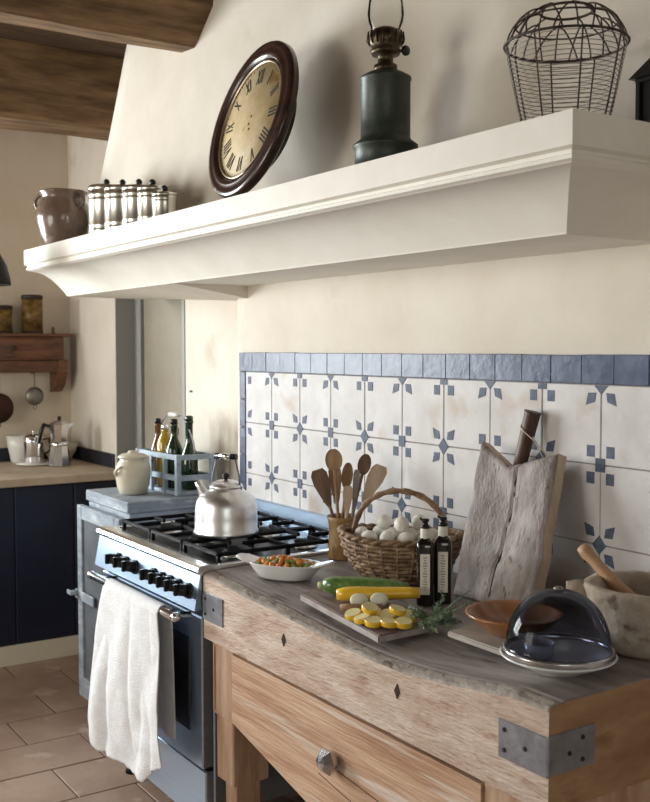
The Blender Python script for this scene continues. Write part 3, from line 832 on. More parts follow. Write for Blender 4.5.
# utensil crock
cx, cy = -2.618, -.172; cz = .8965
cr = thing('utensil_crock', 'ochre brown crock full of wooden spoons beside the basket', 'crock', (cx, cy, cz))
mb = MB(); mb.lathe([(.043, 0), (.048, .004), (.046, .05), (.045, .085), (.048, .117), (.053, .131), (.050, .133), (.045, .120), (.041, .08), (.039, .012)], seg=40)
obj('crock_body', mb, 'ochre', cr)
RT = Vector((math.sin(.5862), math.cos(.5862), 0)); TO = Vector((math.cos(.5862), -math.sin(.5862), 0))   # right / towards the viewer
def utensil(name, head, label, dx, hz, off, m, tilt_to=0., bowl=(.026, .034), foot=(0, 0), hr=.0055):
    """shaft from inside the crock to the head centre at (dx sideways, hz high)"""
    f = RT*foot[0]+TO*foot[1]
    p0 = Vector((f.x, f.y, .018)); p1 = RT*dx+TO*off+Vector((0, 0, hz))
    t = thing(name, label, 'spoon' if 'spoon' in name else 'spatula' if 'spatula' in name else 'utensil', (cx, cy, cz), 0)
    d_ = (p1-p0).normalized()
    mb = MB(); mb.tube([p0, p0.lerp(p1, .5), p1-d_*bowl[1]*.8], [hr*.8, hr*.9, hr], 10)
    obj('handle', mb, m, t)
    # head built in the frame: d_ (long), w (wide), n (thin, towards viewer)
    n_ = (TO-d_*TO.dot(d_)).normalized(); w = d_.cross(n_)
    mb = MB()
    if head == 'spoon':
        rs = []
        for k in range(1, 12):
            th = PI*k/12; rr_ = math.sin(th)
            ring = []
            for j in range(20):
                a = 2*PI*j/20
                dep = .5*math.sin(a)
                depth = .010*rr_*(math.sin(a) if math.sin(a) < 0 else -.55*math.sin(a))
                ring.append(p1-d_*math.cos(th)*bowl[1]+w*math.cos(a)*rr_*bowl[0]+n_*depth)
            rs.append(ring)
        mb.rings(rs)
    else:      # flat blade outline, widening
        rs = []
        for k in range(9):
            s_ = k/8; half = lerp(hr, bowl[0], min(1, s_*1.6)**.8) * (1 if s_ < .9 else 1-.35*(s_-.9)/.1)
            c_ = p1+d_*lerp(-bowl[1], bowl[1], s_)
            if head == 'slant': sk = w*.010*s_
            else: sk = w*0
            rs.append([c_+sk+w*half+n_*.002, c_+sk-w*half+n_*.002, c_+sk-w*half-n_*.002, c_+sk+w*half-n_*.002])
        mb.rings(rs, smooth=False)
    obj('bowl' if head == 'spoon' else 'blade', mb, m, t)
utensil('wooden_spoon', 'spoon', 'wooden spoon with the highest round bowl, left in the crock', -.030, .308, .010, 'spoon', bowl=(.027, .036), foot=(-.008, .014))
utensil('wooden_spatula', 'flat', 'wide dark flat spatula leaning furthest left in the crock', -.062, .218, -.004, 'spoondark', bowl=(.026, .062), foot=(.006, -.004))
utensil('wooden_spatula', 'flat', 'brown flat spatula behind the round spoon in the crock', -.024, .228, -.020, 'spoon', bowl=(.020, .060), foot=(-.008, -.020))
utensil('wooden_spoon', 'spoon', 'small dark oval spoon standing right of centre in the crock', .066, .292, -.014, 'spoondark', bowl=(.021, .034), foot=(.004, -.016))
utensil('wooden_spatula', 'slant', 'pale slanted spatula blade leaning right in the crock', .086, .236, .016, 'spoonlight', bowl=(.026, .064), foot=(.004, .004))
utensil('wooden_fork', 'spoon', 'carved wooden fork with round head in the middle of the crock', .012, .258, -.004, 'spoon', bowl=(.018, .042), foot=(-.014, -.004))
utensil('wooden_spatula', 'flat', 'narrow pale scraper low in the middle of the crock', .012, .185, .026, 'spoonlight', bowl=(.015, .045), foot=(.002, .024))
utensil('steel_server', 'flat', 'narrow steel server between the spoons in the crock', .038, .228, .004, 'pewter', bowl=(.010, .050), foot=(.018, .000))

# wicker basket
bx, by = -2.285, -.205; bz = .898
A_, B_ = .170, .118
bang = math.atan2(.39, .30)
bang = math.radians(38)
wb = thing('wicker_basket', 'brown woven wicker basket with arched handle filled with white eggs', 'basket', (bx, by, bz), bang)
mb = MB()
def brad(t): return .62+.38*math.sin(min(1, t*1.05)*PI/2)**.8
H = .118
nrow = 11; seg = 84
for k in range(nrow):
    t = k/(nrow-1); r = brad(t); z = .006+H*t
    pts = []
    for j in range(seg):
        a = 2*PI*j/seg; wv = .0038*math.cos(PI*j*12/seg*2/2*2+(PI if k % 2 else 0)) if True else 0
        dip = -.010*abs(math.cos(a))**2*0
        pts.append(((A_*r+wv)*math.cos(a), (B_*r+wv)*math.sin(a), z+.006*math.cos(2*a)*t))
    mb.tube(pts, .0062, 6, closed=True)
obj('woven_side', mb, 'wicker', wb)
mb = MB()
for j in range(24):
    a = 2*PI*(j+.5)/24
    mb.tube([((A_*brad(t)+.002)*math.cos(a), (B_*brad(t)+.002)*math.sin(a), .004+H*t+.006*math.cos(2*a)*t) for t in [q/8 for q in range(9)]], .0042, 6)
obj('rib', mb, 'wicker', wb); wb.children[-1]['kind'] = 'stuff'
mb = MB()
for ph in (0, PI):
    mb.tube([((A_+.006+.004*math.cos(16*a+ph))*math.cos(a), (B_+.006+.004*math.cos(16*a+ph))*math.sin(a), H+.010+.006*math.cos(2*a)+.004*math.sin(16*a+ph)) for a in [2*PI*q/128 for q in range(128)]], .0058, 7, closed=True)
obj('rim', mb, 'wicker', wb)
mb = MB()
rs = [circle(1, z, 40, A_*r*.97, B_*r*.97) for r, z in ((.35, .006), (.60, .006), (.72, .03), (.88, .075), (.95, .12), (.90, .12), (.84, .098), (.3, .088))]
mb.rings(rs); obj('lining', mb, 'wickerdark', wb)
mb = MB(); mb.tube([(-(A_-.03)*math.cos(a)*(1 if True else 0), .0, .075+.175*math.sin(a)**.72) for a in [PI*(.02+.96*q/32) for q in range(33)]], [.0085+.0015*math.sin(q*1.9) for q in range(33)], 10)
mb2 = MB()
obj('handle', mb, 'wicker', wb)
# eggs
eggm = MB(); eggm.sphere((0, 0, 0), .0215, 1, 1, 1.18, 18, 12)
cb_, sb_ = math.cos(bang), math.sin(bang)
first = None
eggs = [(-.115, .0, .124, 'white egg at the left end of the basket'), (-.078, -.050, .124, 'white egg in the basket front left beside the handle foot'), (-.072, .046, .124, 'white egg at the back left of the basket'),
        (-.024, -.058, .126, 'white egg at the front edge of the basket, left of centre'), (-.024, .0, .128, 'white egg in the middle of the lower layer'), (.030, -.055, .126, 'white egg at the front edge of the basket, right of centre'),
        (.032, .004, .128, 'white egg right of the middle in the lower layer'), (-.020, .058, .126, 'white egg at the back of the basket under the arch'), (.040, .060, .126, 'white egg at the back right under the arch'),
        (.082, -.030, .124, 'white egg near the bottles at the right end'), (.090, .030, .124, 'white egg hidden behind the bottle necks'), (-.050, .004, .162, 'uppermost white egg on the left of the heap'),
        (.010, -.026, .164, 'white egg resting on top at the centre of the heap'), (.050, .018, .164, 'white egg resting on top at the right of the heap')]
for x, y, z, lab in eggs:
    P = (bx+cb_*x-sb_*y, by+sb_*x+cb_*y, bz+z-.004); rot = (rr.uniform(.7, 1.6), rr.uniform(-.5, .5), rr.uniform(0, 6))
    if first is None: first = single('egg', eggm, 'egg', lab, 'egg', P, rot, 'white eggs in the wicker basket')
    else: dup(first, P, rot=rot, label=lab)

# two oil bottles
def oilbottle(loc, label, h, rz):
    t = thing('oil_bottle', label, 'bottle', loc, rz, 'dark oil bottles in front of the basket')
    w = .0225
    mb = MB()
    rs = []
    for s_, z in ((.92, 0), (1, .004), (1, .150), (.96, .160), (.75, .168), (.45, .174), (.42, .195)):
        rs.append([(w*s_*math.copysign(abs(math.cos(a))**.45, math.cos(a)), w*s_*math.copysign(abs(math.sin(a))**.45, math.sin(a)), z) for a in [2*PI*(k+.5)/32 for k in range(32)]])
    mb.rings(rs); obj('bottle_glass', mb, 'darkglass', t)
    mb = MB(); mb.lathe([(.0115, .170), (.0125, .172), (.0125, .196), (.011, .198)], seg=20); obj('neck_band', mb, 'label', t)
    mb = MB(); mb.lathe([(.009, .197), (.012, .199), (.012, .205), (.007, .208), (.007, .214), (.010, .216), (.010, .222), (.002, .223)], seg=16)
    mb.tube([(0, 0, .214), (-.009, -.004, .221), (-.014, -.006, .225)], .003, 8); obj('pourer', mb, 'knob', t)
    mb = MB(); mb.box(-.0125, .0125, -w-.0012, -w+.0015, .030, .135); lb = obj('paper_label', mb, 'label', t)
    mb = MB()
    for k in range(13):
        z = .042+k*.0068; a = .002+.004*abs(math.sin(k*2.3))
        mb.box(-a, a, -w-.0016, -w-.0010, z, z+.003)
    obj('label_print', mb, 'labelink', lb)
    return t
fa = -(PI/2-.5862)+.0
oilbottle((-2.035, -.318, ZT(-2.035, -.318)), 'dark oil bottle with white label, the one nearer the basket', .225, math.radians(50))
oilbottle((-2.018, -.273, ZT(-2.018, -.273)), 'dark oil bottle with white label, the one nearer the big board', .225, math.radians(50))

# big worn board leaning on the tiles
bd = thing('worn_board', 'thick weathered wooden board with notched top leaning against the tiles', 'board', (-1.87, -.22, .896))
BL = Vector((-2.060, -.212, .8975)); BR = Vector((-1.775, -.205, .8975)); TL = Vector((-2.090, -.085, 1.302)); TR = Vector((-1.812, -.080, 1.290))
nrm = ((BR-BL).cross(TL-BL)).normalized()
if nrm.y > 0: nrm = -nrm
thk = .042
mb = MB(); nu, nv = 44, 50
def bf(u, v, back=False):
    p = BL.lerp(BR, u).lerp(TL.lerp(TR, u), v)
    top = -.055*(1-abs(u-.42)/.42 if u < .42 else 1-(u-.42)/.58)
    p += (TL-BL).normalized()*(top*v**3)
    if not back:
        d_ = -.016*math.exp(-((u-.45)/.30)**2-((v-.55)/.4)**2)
        d_ += noise.noise((u*4, v*4, 2))*.006
        if abs(u-(.56-.10*(1-v))) < .012: d_ -= .008
        e = min(u, 1-u, v, 1-v); d_ -= .010*max(0, 1-e/.05)**2
        p += nrm*d_
    else: p -= nrm*thk
    ed = noise.noise((u*3+v*7, 8, 1))*.004
    p += (BR-BL).normalized()*ed*(2*u-1)
    p.z = max(p.z, .897)
    return p
F = mb.grid(lambda u, v: bf(u, v), nu, nv); K = mb.grid(lambda u, v: bf(u, v, True), nu, nv)
mb.i = 1
for j in range(nv):
    for c_ in (0, nu): mb._f([F[c_][j], F[c_][j+1], K[c_][j+1], K[c_][j]])
for i in range(nu):
    for c_ in (0, nv): mb._f([F[i][c_], F[i+1][c_], K[i+1][c_], K[i][c_]])
obj('board_slab', mb, ['oldboard', 'oldedge'], bd, world=True)
mb = MB()
ctr = lambda v: bf(.56-.10*(1-v), v)+nrm*.0035
mb.tube([ctr(.01+.97*k/24)+Vector((.004*math.sin(k*.9), 0, 0)) for k in range(25)], [.0016+.0008*math.sin(k) for k in range(25)], 6)
obj('crack', mb, 'darkhole', bd, world=True)
hb = bf(.47, .99, True)+nrm*.020
up = (TL-BL).normalized(); tilt = Vector((.045, 0, 0))
h0 = Vector((-1.968, -.060, 1.215)); h1 = Vector((-1.935, -.038, 1.386))
mb = MB(); mb.tube([h0, h0.lerp(h1, .35), h0.lerp(h1, .96), h1], [.017, .0185, .0215, .0235], 20)
hh = obj('handle', mb, 'darkwood', bd, world=True)
mb = MB(); q = (h1-h0).normalized()
loop = [h0.lerp(h1, .80)+Vector((-.021, -.010, .0)), h0.lerp(h1, .75)+Vector((-.008, -.024, 0)), h0.lerp(h1, .68)+Vector((.012, -.022, 0)), h0.lerp(h1, .60)+Vector((.028, -.006, -.004)), Vector((-1.895, -.028, 1.275)), Vector((-1.899, -.028, 1.255)), Vector((-1.912, -.030, 1.275)), h0.lerp(h1, .62)+Vector((.020, .0, 0))]
mb.tube(loop, .0016, 6); obj('string_loop', mb, 'string', hh, world=True)

# chopping board with vegetables
zz = [(-2.265, -.555), (-1.885, -.578), (-1.868, -.440), (-2.29, -.400)]
zs = [topz(x, y) for x, y in zz]
# plane through three corners, lifted until it clears the surface
P0 = Vector((*zz[0], zs[0])); P1 = Vector((*zz[1], zs[1])); P3 = Vector((*zz[3], zs[3]))
e1 = P1-P0; e3 = P3-P0; nn = e1.cross(e3).normalized()
def planez(x, y): return P0.z-(nn.x*(x-P0.x)+nn.y*(y-P0.y))/nn.z
lift = max(topz(lerp(-2.29, -1.87, a/20), lerp(-.575, -.40, b/20))-planez(lerp(-2.29, -1.87, a/20), lerp(-.575, -.40, b/20)) for a in range(21) for b in range(21))+.0015
def CB(x, y): return planez(x, y)+lift+.020
mb = MB(); mb.mi(1)
mb.hexa([(x, y, planez(x, y)+lift) for x, y in zz]+[(x, y, CB(x, y)) for x, y in zz])
mb.bm.faces.ensure_lookup_table(); mb.bm.faces[1].material_index = 0
es = list(mb.bm.edges); bmesh.ops.bevel(mb.bm, geom=es, offset=.003, segments=2, affect='EDGES')
cbd = single('chopping_board', mb, ['board', 'boardedge'], 'dark rectangular chopping board under the cut yellow squash', 'chopping board')
def veg(name, p, q, prof, m, label, cat, ends=None, endm=None, endname=None, flat=1.):
    """long vegetable from p to q with radii prof"""
    p = Vector((*p, 0)); q = Vector((*q, 0)); rmax = max(prof)
    o = thing(name, label, cat, (*((p+q)/2).xy, CB(*((p+q)/2).xy)))
    n_ = len(prof); pts = []
    for k in range(n_):
        v = p.lerp(q, k/(n_-1)); pts.append((v.x, v.y, CB(v.x, v.y)+rmax+.0005))
    mb = MB(); mb.tube(pts, prof, 20); obj('skin', mb, m, o, world=True)
    if endm:
        a = Vector(pts[-1]); d_ = (a-Vector(pts[-2])).normalized()
        b_ = Vector(pts[0]); d2 = (b_-Vector(pts[1])).normalized()
        mb = MB()
        if endname == 'stem': mb.cyl(b_-d2*.002, b_+d2*.016, prof[0]*.6, prof[0]*.5, 10)
        else: mb.cyl(a-d_*.001, a+d_*.002, prof[-1]*.96, prof[-1]*.93, 20)
        obj(endname, mb, endm, o, world=True)
    return o
veg('green_courgette', (-2.215, -.512), (-2.060, -.350), [.017, .0235, .0245, .024, .0235, .022, .020, .016, .009], 'zuc', 'whole green courgette lying behind the yellow squash', 'courgette', endm='zend', endname='stem')
veg('yellow_squash', (-2.145, -.520), (-2.020, -.350), [.013, .0185, .0195, .0185, .017, .0165, .016, .0155, .014], 'yellow', 'long yellow squash lying beside the green courgette', 'squash', endm='flesh', endname='cut_end')
# pale halves
ph = None
for x, y, rz, lab in ((-2.073, -.500, .9, 'pale halved squash slice left of its twin, behind the knife'), (-2.045, -.458, .9, 'pale halved squash slice nearer the oil bottles, behind the knife')):
    if ph is None:
        mb = MB(); mb.sphere((0, 0, .0), .021, 1.1, .35, .85, 18, 12)
        ph = single('squash_slice', mb, 'paleflesh', lab, 'squash', (x, y, CB(x, y)+.0185), (-.25, 0, rz), 'pale squash slices')
    else: dup(ph, (x, y, CB(x, y)+.0185), label=lab, rot=(-.25, 0, rz))
kn = thing('kitchen_knife', 'kitchen knife with brown wooden handle lying on the chopping board', 'knife', (-2.03, -.49, CB(-2.03, -.49)))
mb = MB(); a = (-2.082, -.552); b = (-2.015, -.470); mb.tube([(a[0], a[1], CB(*a)+.010), (lerp(a[0], b[0], .2), lerp(a[1], b[1], .2), CB(*a)+.0105), (b[0], b[1], CB(*b)+.010)], [.007, .0092, .0082], 12); obj('handle', mb, 'spoon', kn, world=True)
mb = MB(); c_ = (-1.965, -.405)
for_ = [(b[0], b[1], CB(*b)+.006), (c_[0], c_[1], CB(*c_)+.003)]
v = Vector((c_[0]-b[0], c_[1]-b[1], 0)); nv_ = Vector((v.y, -v.x, 0)).normalized()
mb.hexa([(b[0]-nv_.x*.008, b[1]-nv_.y*.008, CB(*b)+.002), (b[0]+nv_.x*.010, b[1]+nv_.y*.010, CB(*b)+.002), (c_[0]+nv_.x*.002, c_[1]+nv_.y*.002, CB(*c_)+.002), (c_[0]-nv_.x*.006, c_[1]-nv_.y*.006, CB(*c_)+.002),
         (b[0]-nv_.x*.008, b[1]-nv_.y*.008, CB(*b)+.0035), (b[0]+nv_.x*.010, b[1]+nv_.y*.010, CB(*b)+.0030), (c_[0]+nv_.x*.002, c_[1]+nv_.y*.002, CB(*c_)+.003), (c_[0]-nv_.x*.006, c_[1]-nv_.y*.006, CB(*c_)+.0035)])
obj('blade', mb, 'blade', kn, world=True)
sl = None
slices = [(-2.010, -.562, .5, .2, 0), (-1.972, -.562, .35, -.3, 0), (-1.985, -.520, .7, .3, .0), (-1.937, -.555, .2, .2, .0), (-1.948, -.505, 1.0, -.2, 0), (-1.915, -.465, .6, .4, 0),
          (-1.908, -.530, -.1, .2, 0), (-1.885, -.505, .15, -.1, 0), (-1.978, -.535, .8, .1, .017), (-1.928, -.490, .45, .3, .016)]
wh = ['leftmost at the front of the pile', 'second from the left in the front of the pile', 'in the middle of the pile', 'right of the middle of the pile', 'at the back of the pile beside the knife blade', 'furthest back beside the herbs',
      'at the front edge of the board', 'at the front corner nearest the herbs', 'resting on top of the left slices', 'resting on top of the right slices']
for k, (x, y, tx_, ty_, dz) in enumerate(slices):
    lab = 'yellow squash slice, '+wh[k]
    P = (x, y, CB(x, y)+.0135+dz); rot = (tx_*.3+.12, ty_*.35, k*.2)
    if sl is None:
        sl = thing('squash_round', lab, 'squash', P, 0, 'yellow squash slices on the chopping board'); sl.rotation_euler = rot
        mb = MB(); mb.lathe([(.0205, -.0065), (.0215, -.005), (.0215, .005), (.0205, .0065)], seg=20, cap=False); obj('rind', mb, 'yellow', sl)
        mb = MB(); mb.lathe([(.0195, -.0062), (.0195, .0066)], seg=20); obj('flesh', mb, 'flesh', sl)
    else: dup(sl, P, rot=rot, label=lab)

# herbs
def sprig(loc, dirs, label, seed):
    r_ = random.Random(seed)
    t = thing('herb_sprig', label, 'herb', loc, 0)
    st = MB(); lf = MB()
    for (dx, dy, dz, L_) in dirs:
        d_ = Vector((dx, dy, dz)).normalized(); n_ = 22
        side = d_.cross(Vector((0, 0, 1))).normalized()
        pts = [d_*L_*k/n_+Vector((0, 0, -.18*L_*(k/n_)**2*(1 if dz > .15 else .2)))+side*.006*math.sin(k*.5) for k in range(n_+1)]
        for p_ in pts: p_.z = max(p_.z, .003)
        st.tube(pts, .0012, 5)
        for k in range(2, n_+1):
            for m_ in range(3):
                a = r_.uniform(0, 2*PI); o_ = (side*math.cos(a)+d_.cross(side)*math.sin(a)+d_*.7).normalized()
                ll = r_.uniform(.008, .014); wv = o_.cross(d_).normalized()*.0020
                p_ = pts[k]; m1 = p_+o_*ll*.5; e = p_+o_*ll
                for v_ in (m1, e): v_.z = max(v_.z, .002)
                q = [lf.bm.verts.new(c_) for c_ in (p_, m1+wv, e, m1-wv)]
                lf._f(q)
    obj('stem', st, 'herb', t); obj('foliage', lf, 'herb', t)
    return t
hs = random.Random(4); dd_ = []
for k in range(22):
    a = hs.uniform(0, 2*PI); el = hs.uniform(.15, 1.1)
    dd_.append((math.cos(a), math.sin(a), el, hs.uniform(.05, .085)))
dd_ += [(.55, .5, 1.0, .13), (.75, .45, .8, .12), (-.2, .5, .9, .10), (.5, -.2, .5, .09)]
sprig((-1.862, -.432, max(topz(-1.862, -.432), CB(-1.868, -.44))+.001), dd_, 'bushy sprig of grey green herbs in front of the oil bottles', 5)

# small slab and terracotta bowl
mb = MB()
ss = [(-1.760, -.478), (-1.52, -.478), (-1.50, -.30), (-1.79, -.31)]
zl = max(topz(x, y) for x, y in ss)+.002
mb.hexa([(x, y, zl) for x, y in ss]+[(x, y, zl+.013) for x, y in ss]); bmesh.ops.bevel(mb.bm, geom=list(mb.bm.edges), offset=.003, segments=2, affect='EDGES')
single('stone_slab', mb, 'slab', 'pale grey serving slab under the terracotta bowl', 'slab')
bw = thing('terracotta_bowl', 'shallow glazed orange brown terracotta bowl behind the glass dome', 'bowl', (-1.662, -.365, zl+.0135))
mb = MB(); mb.lathe([(.050, 0), (.054, .003), (.085, .024), (.104, .042), (.110, .046), (.108, .050), (.100, .046), (.082, .028), (.050, .010), (.001, .008)], seg=56)
obj('bowl_body', mb, 'terra', bw)

# plate, glass dome and ramekin
px_, py_ = -1.452, -.445
pz_ = topz(px_, py_)+.001
if True:
    # sits right of the slab, on the block
    pass
pl = thing('white_plate', 'white footed cake plate beneath the smoky glass dome', 'plate', (px_, py_, pz_))
DS = 1.0
mb = MB(); mb.lathe([(.045, 0), (.050, .002), (.056, .006), (.090, .022), (.116, .034), (.118, .037), (.115, .038), (.088, .028), (.050, .018), (.001, .017)], seg=64)
obj('plate_body', mb, 'white', pl)
dm = thing('glass_dome', 'smoky grey glass food dome over the white plate at the corner', 'dome', (px_, py_, pz_+.0375))
mb = MB(); prof = [(.1085, .010)]+[(.106*math.cos(a)**.85, .012+.118*math.sin(a)) for a in [PI/2*k/20 for k in range(20)]]+[(.001, .130)]
rs = [circle(r, z, 64) for r, z in prof]; mb.rings(rs, False, False)
obj('dome_glass', mb, 'cloche', dm, thick=.0)
mb = MB(); mb.lathe([(.1125, .001), (.1145, .003), (.112, .006), (.1145, .009), (.111, .0125), (.107, .0125), (.107, .001)], seg=64, cap=False)
obj('metal_rim', mb, 'facet', dm)
mb = MB(); mb.lathe([(.010, .1305), (.011, .134), (.005, .137), (.001, .137)], seg=20); obj('dome_knob', mb, 'pewter', dm)
rm = thing('glass_ramekin', 'little pale glass dish standing inside the smoky dome', 'dish', (px_-.035, py_-.018, pz_+.0245))
mb = MB(); mb.lathe([(.025, 0), (.029, .004), (.032, .030), (.030, .030), (.027, .006), (.001, .005)], seg=32); obj('dish_glass', mb, 'frost', rm)

# stone mortar with pestle
mx_, my_ = -1.448, -.176; mz = .898
mo = thing('stone_mortar', 'big rough stone mortar at the right beneath the tiles', 'mortar', (mx_, my_, mz))
mb = MB()
prof = [(.088, 0), (.098, .008), (.112, .05), (.124, .09), (.132, .122), (.135, .137), (.129, .143), (.110, .141), (.099, .127), (.090, .095), (.060, .055), (.001, .045)]
rs = []
for r, z in prof:
    rs.append([((r+noise.noise((math.cos(a)*3, math.sin(a)*3, z*18))*.004)*math.cos(a), (r+noise.noise((math.cos(a)*3, math.sin(a)*3, z*18))*.004)*math.sin(a), z+noise.noise((math.cos(a)*4, math.sin(a)*4, 9))*.003*(z > .1)) for a in [2*PI*k/64 for k in range(64)]])
mb.rings(rs); obj('mortar_bowl', mb, 'mortar', mo)
for k in range(2):
    a = math.radians(222+180*k)
    mb = MB(); d_ = Vector((math.cos(a), math.sin(a), 0)); w = Vector((-d_.y, d_.x, 0)); rs = []
    for t, h, wd in ((.118, .045, .030), (.150, .038, .027), (.166, .030, .022), (.172, .018, .014)):
        c_ = d_*t+Vector((0, 0, .141-h/2-.004*(t > .15)))
        rs.append([c_+w*wd*math.copysign(abs(math.cos(b))**.6, math.cos(b))+Vector((0, 0, h/2*math.copysign(abs(math.sin(b))**.6, math.sin(b)))) for b in [2*PI*q/20 for q in range(20)]])
    mb.rings(rs); obj('lug', mb, 'mortar', mo)
ps = MB(); p0 = Vector((mx_-.005, my_+.0, mz+.068)); p1 = Vector((-1.615, -.20, mz+.198))
ps.tube([p0, p0.lerp(p1, .15), p0.lerp(p1, .4), p0.lerp(p1, .8), p0.lerp(p1, .92), p1], [.016, .022, .015, .013, .016, .013], 16)
single('pestle', ps, 'pestle', 'brown wooden pestle leaning in the stone mortar', 'pestle')

# ================================================================ ON THE MANTEL
ZS = 2.0008
# clock
ck_ = thing('clock', 'round dark framed clock with roman numerals leaning on the mantel', 'clock', (-2.785, -.470, ZS))
lean = .262; RC_ = .250
cu = Vector((0, math.sin(lean), math.cos(lean))); cn = Vector((0, -math.cos(lean), math.sin(lean))); cxv = Vector((1, 0, 0))
bzr = math.radians(-2.2); rotz = Matrix.Rotation(bzr, 3, 'Z'); cu = rotz @ cu; cn = rotz @ cn; cxv = rotz @ cxv
cen = cu*RC_+Vector((0, 0, .0105))
def CP(a, b, h=0): return cen+cxv*a+cu*b+cn*h
CS = RC_/.262
def ringprof(prof, seg=96):
    mb = MB(); rs = []
    for r, h in prof: rs.append([CP(r*CS*math.cos(t), r*CS*math.sin(t), h) for t in [2*PI*k/seg for k in range(seg)]])
    return mb, rs
mb, rs = ringprof([(.200, -.02), (.252, -.02), (.262, -.012), (.262, .006), (.256, .014), (.240, .016), (.232, .012), (.224, .018), (.212, .018), (.204, .008), (.200, .002)])
rs.append(rs[0]); mb.rings(rs, False, False); fo = obj('clock_frame', mb, 'clockwood', ck_)
mb, rs = ringprof([(.150, -.075), (.150, -.0205), (.001, -.0205)]); rs.insert(0, [Vector(cen)+cn*-.075]*96) if False else None; mb.rings(rs); obj('back_box', mb, 'clockwood', ck_)
mb, rs = ringprof([(.1995, .001), (.1985, .008), (.193, .009), (.191, .003)]); mb.rings(rs, False, False); obj('brass_bezel', mb, 'brass', ck_)
mb, rs = ringprof([(.198, -.012), (.198, .002), (.001, .002)]); mb.rings(rs); df = obj('dial', mb, 'clockface', ck_)
mb = MB()
def stroke(th, x0, r0, x1, r1, w):      # local numeral coordinates: x sideways, r from the centre
    o_ = Vector((math.sin(th), math.cos(th))); s_ = Vector((math.cos(th), -math.sin(th)))
    A0 = o_*r0+s_*x0; A1 = o_*r1+s_*x1; d_ = (A1-A0).normalized(); n_ = Vector((-d_.y, d_.x))*w/2
    c8 = [A0-n_, A1-n_, A1+n_, A0+n_]
    mb.hexa([CP(q.x, q.y, .0015) for q in c8]+[CP(q.x, q.y, .0030) for q in c8])
R0, R1 = .118, .165
nums = ['XII', 'I', 'II', 'III', 'IIII', 'V', 'VI', 'VII', 'VIII', 'IX', 'X', 'XI']
for h, s_ in enumerate(nums):
    th = 2*PI*h/12; wd = {'I': .011, 'V': .022, 'X': .022}
    tot = sum(wd[q] for q in s_); x = -tot/2
    for q in s_:
        xc = x+wd[q]/2
        if q == 'I': stroke(th, xc, R0, xc, R1, .0055)
        elif q == 'V': stroke(th, xc-.008, R1, xc, R0, .0055); stroke(th, xc+.008, R1, xc, R0, .003)
        else: stroke(th, xc-.008, R1, xc+.008, R0, .0055); stroke(th, xc+.008, R1, xc-.008, R0, .003)
        x += wd[q]
for (a, b) in ((0, .012), (-.006, -.012), (.004, -.030)):
    mb.cyl(CP(a, b, .0015), CP(a, b, .003), .0045, None, 12)
for k in range(60):
    th = 2*PI*k/60; stroke_r = (.172, .178)
    o_ = Vector((math.sin(th), math.cos(th))); s2 = Vector((o_.y, -o_.x))*.0010
    c8 = [o_*.172-s2, o_*.179-s2, o_*.179+s2, o_*.172+s2]
    mb.hexa([CP(q.x, q.y, .0015) for q in c8]+[CP(q.x, q.y, .0024) for q in c8])
obj('numerals', mb, 'ink', df)

# oil lamp
lx, ly = -2.135, -.375
lp = thing('oil_lamp', 'dark green tin oil lamp with glass chimney on the mantel', 'lamp', (lx, ly, ZS))
mb = MB(); mb.lathe([(.080, 0), (.082, .003), (.082, .008), (.079, .012), (.079, .062), (.084, .066), (.084, .072), (.066, .086), (.064, .092), (.064, .235), (.067, .238), (.066, .244), (.045, .256), (.030, .262)], seg=48)
obj('reservoir', mb, 'lampmetal', lp)
mb = MB(); mb.lathe([(.030, .258), (.030, .275), (.020, .280), (.020, .300), (.036, .302), (.040, .312), (.034, .318), (.042, .328), (.045, .342), (.040, .358), (.026, .368)], seg=32)
for k in range(16):
    a = 2*PI*k/16; mb.tube([(.040*math.cos(a), .040*math.sin(a), .326), (.048*math.cos(a), .048*math.sin(a), .338), (.045*math.cos(a), .045*math.sin(a), .358)], .0025, 5)
bn = obj('burner', mb, 'lampbrass', lp)
mb = MB(); e = RT*.058; mb.cyl((RT*.02)+Vector((0, 0, .312)), RT*.050+Vector((0, 0, .312)), .003, None, 8); mb.lathe([(.004, 0), (.013, .002), (.013, .008), (.004, .010)], RT*.048+Vector((0, 0, .312)), 16, ax=(RT*.6+TO*.8)); obj('wick_knob', mb, 'knob', bn)
mb = MB(); rs = [circle(r, z, 40) for r, z in ((.032, .352), (.035, .362), (.044, .385), (.047, .405), (.043, .440), (.031, .480), (.026, .53), (.025, .60))]; mb.rings(rs, False, False)
obj('glass_chimney', mb, 'glass', lp)

# wire egg basket
ex, ey = -1.530, -.360
eb = thing('wire_egg_basket', 'rounded wire egg basket standing at the right end of the mantel', 'basket', (ex, ey, ZS))
rb, rw, rt_ = .085, .124, .055; zw, zt = .183, .252
mb = MB()
prof_r = lambda t: rb+(rw-rb)*t**.85
for k in range(20):
    t = (k+.2)/19.5
    if t > 1: t = 1
    mb.tube(circle(prof_r(t), .004+(zw-.006)*t, 48), .0009, 5, closed=True)
mb.tube(circle(.05, .004, 32), .0013, 5, closed=True)
obj('wire_rings', mb, 'lightwire', eb)
mb = MB()
for j in range(8):
    a = 2*PI*(j+.3)/8
    mb.tube([(prof_r(t)*math.cos(a), prof_r(t)*math.sin(a), .003+(zw-.003)*t) for t in [q/10 for q in range(11)]], .0019, 6)
obj('upright_wires', mb, 'wire', eb)
mb = MB(); mb.tube(circle(rw+.003, zw, 56), .0028, 6, closed=True)
mb.tube(circle(rt_, zt, 40), .0028, 6, closed=True)
mid = lambda t: (lerp(rw, rt_, t**1.5), zw+(zt-zw)*math.sin(t*PI/2))
r2, z2 = mid(.42); mb.tube(circle(r2, z2, 48), .0020, 6, closed=True)
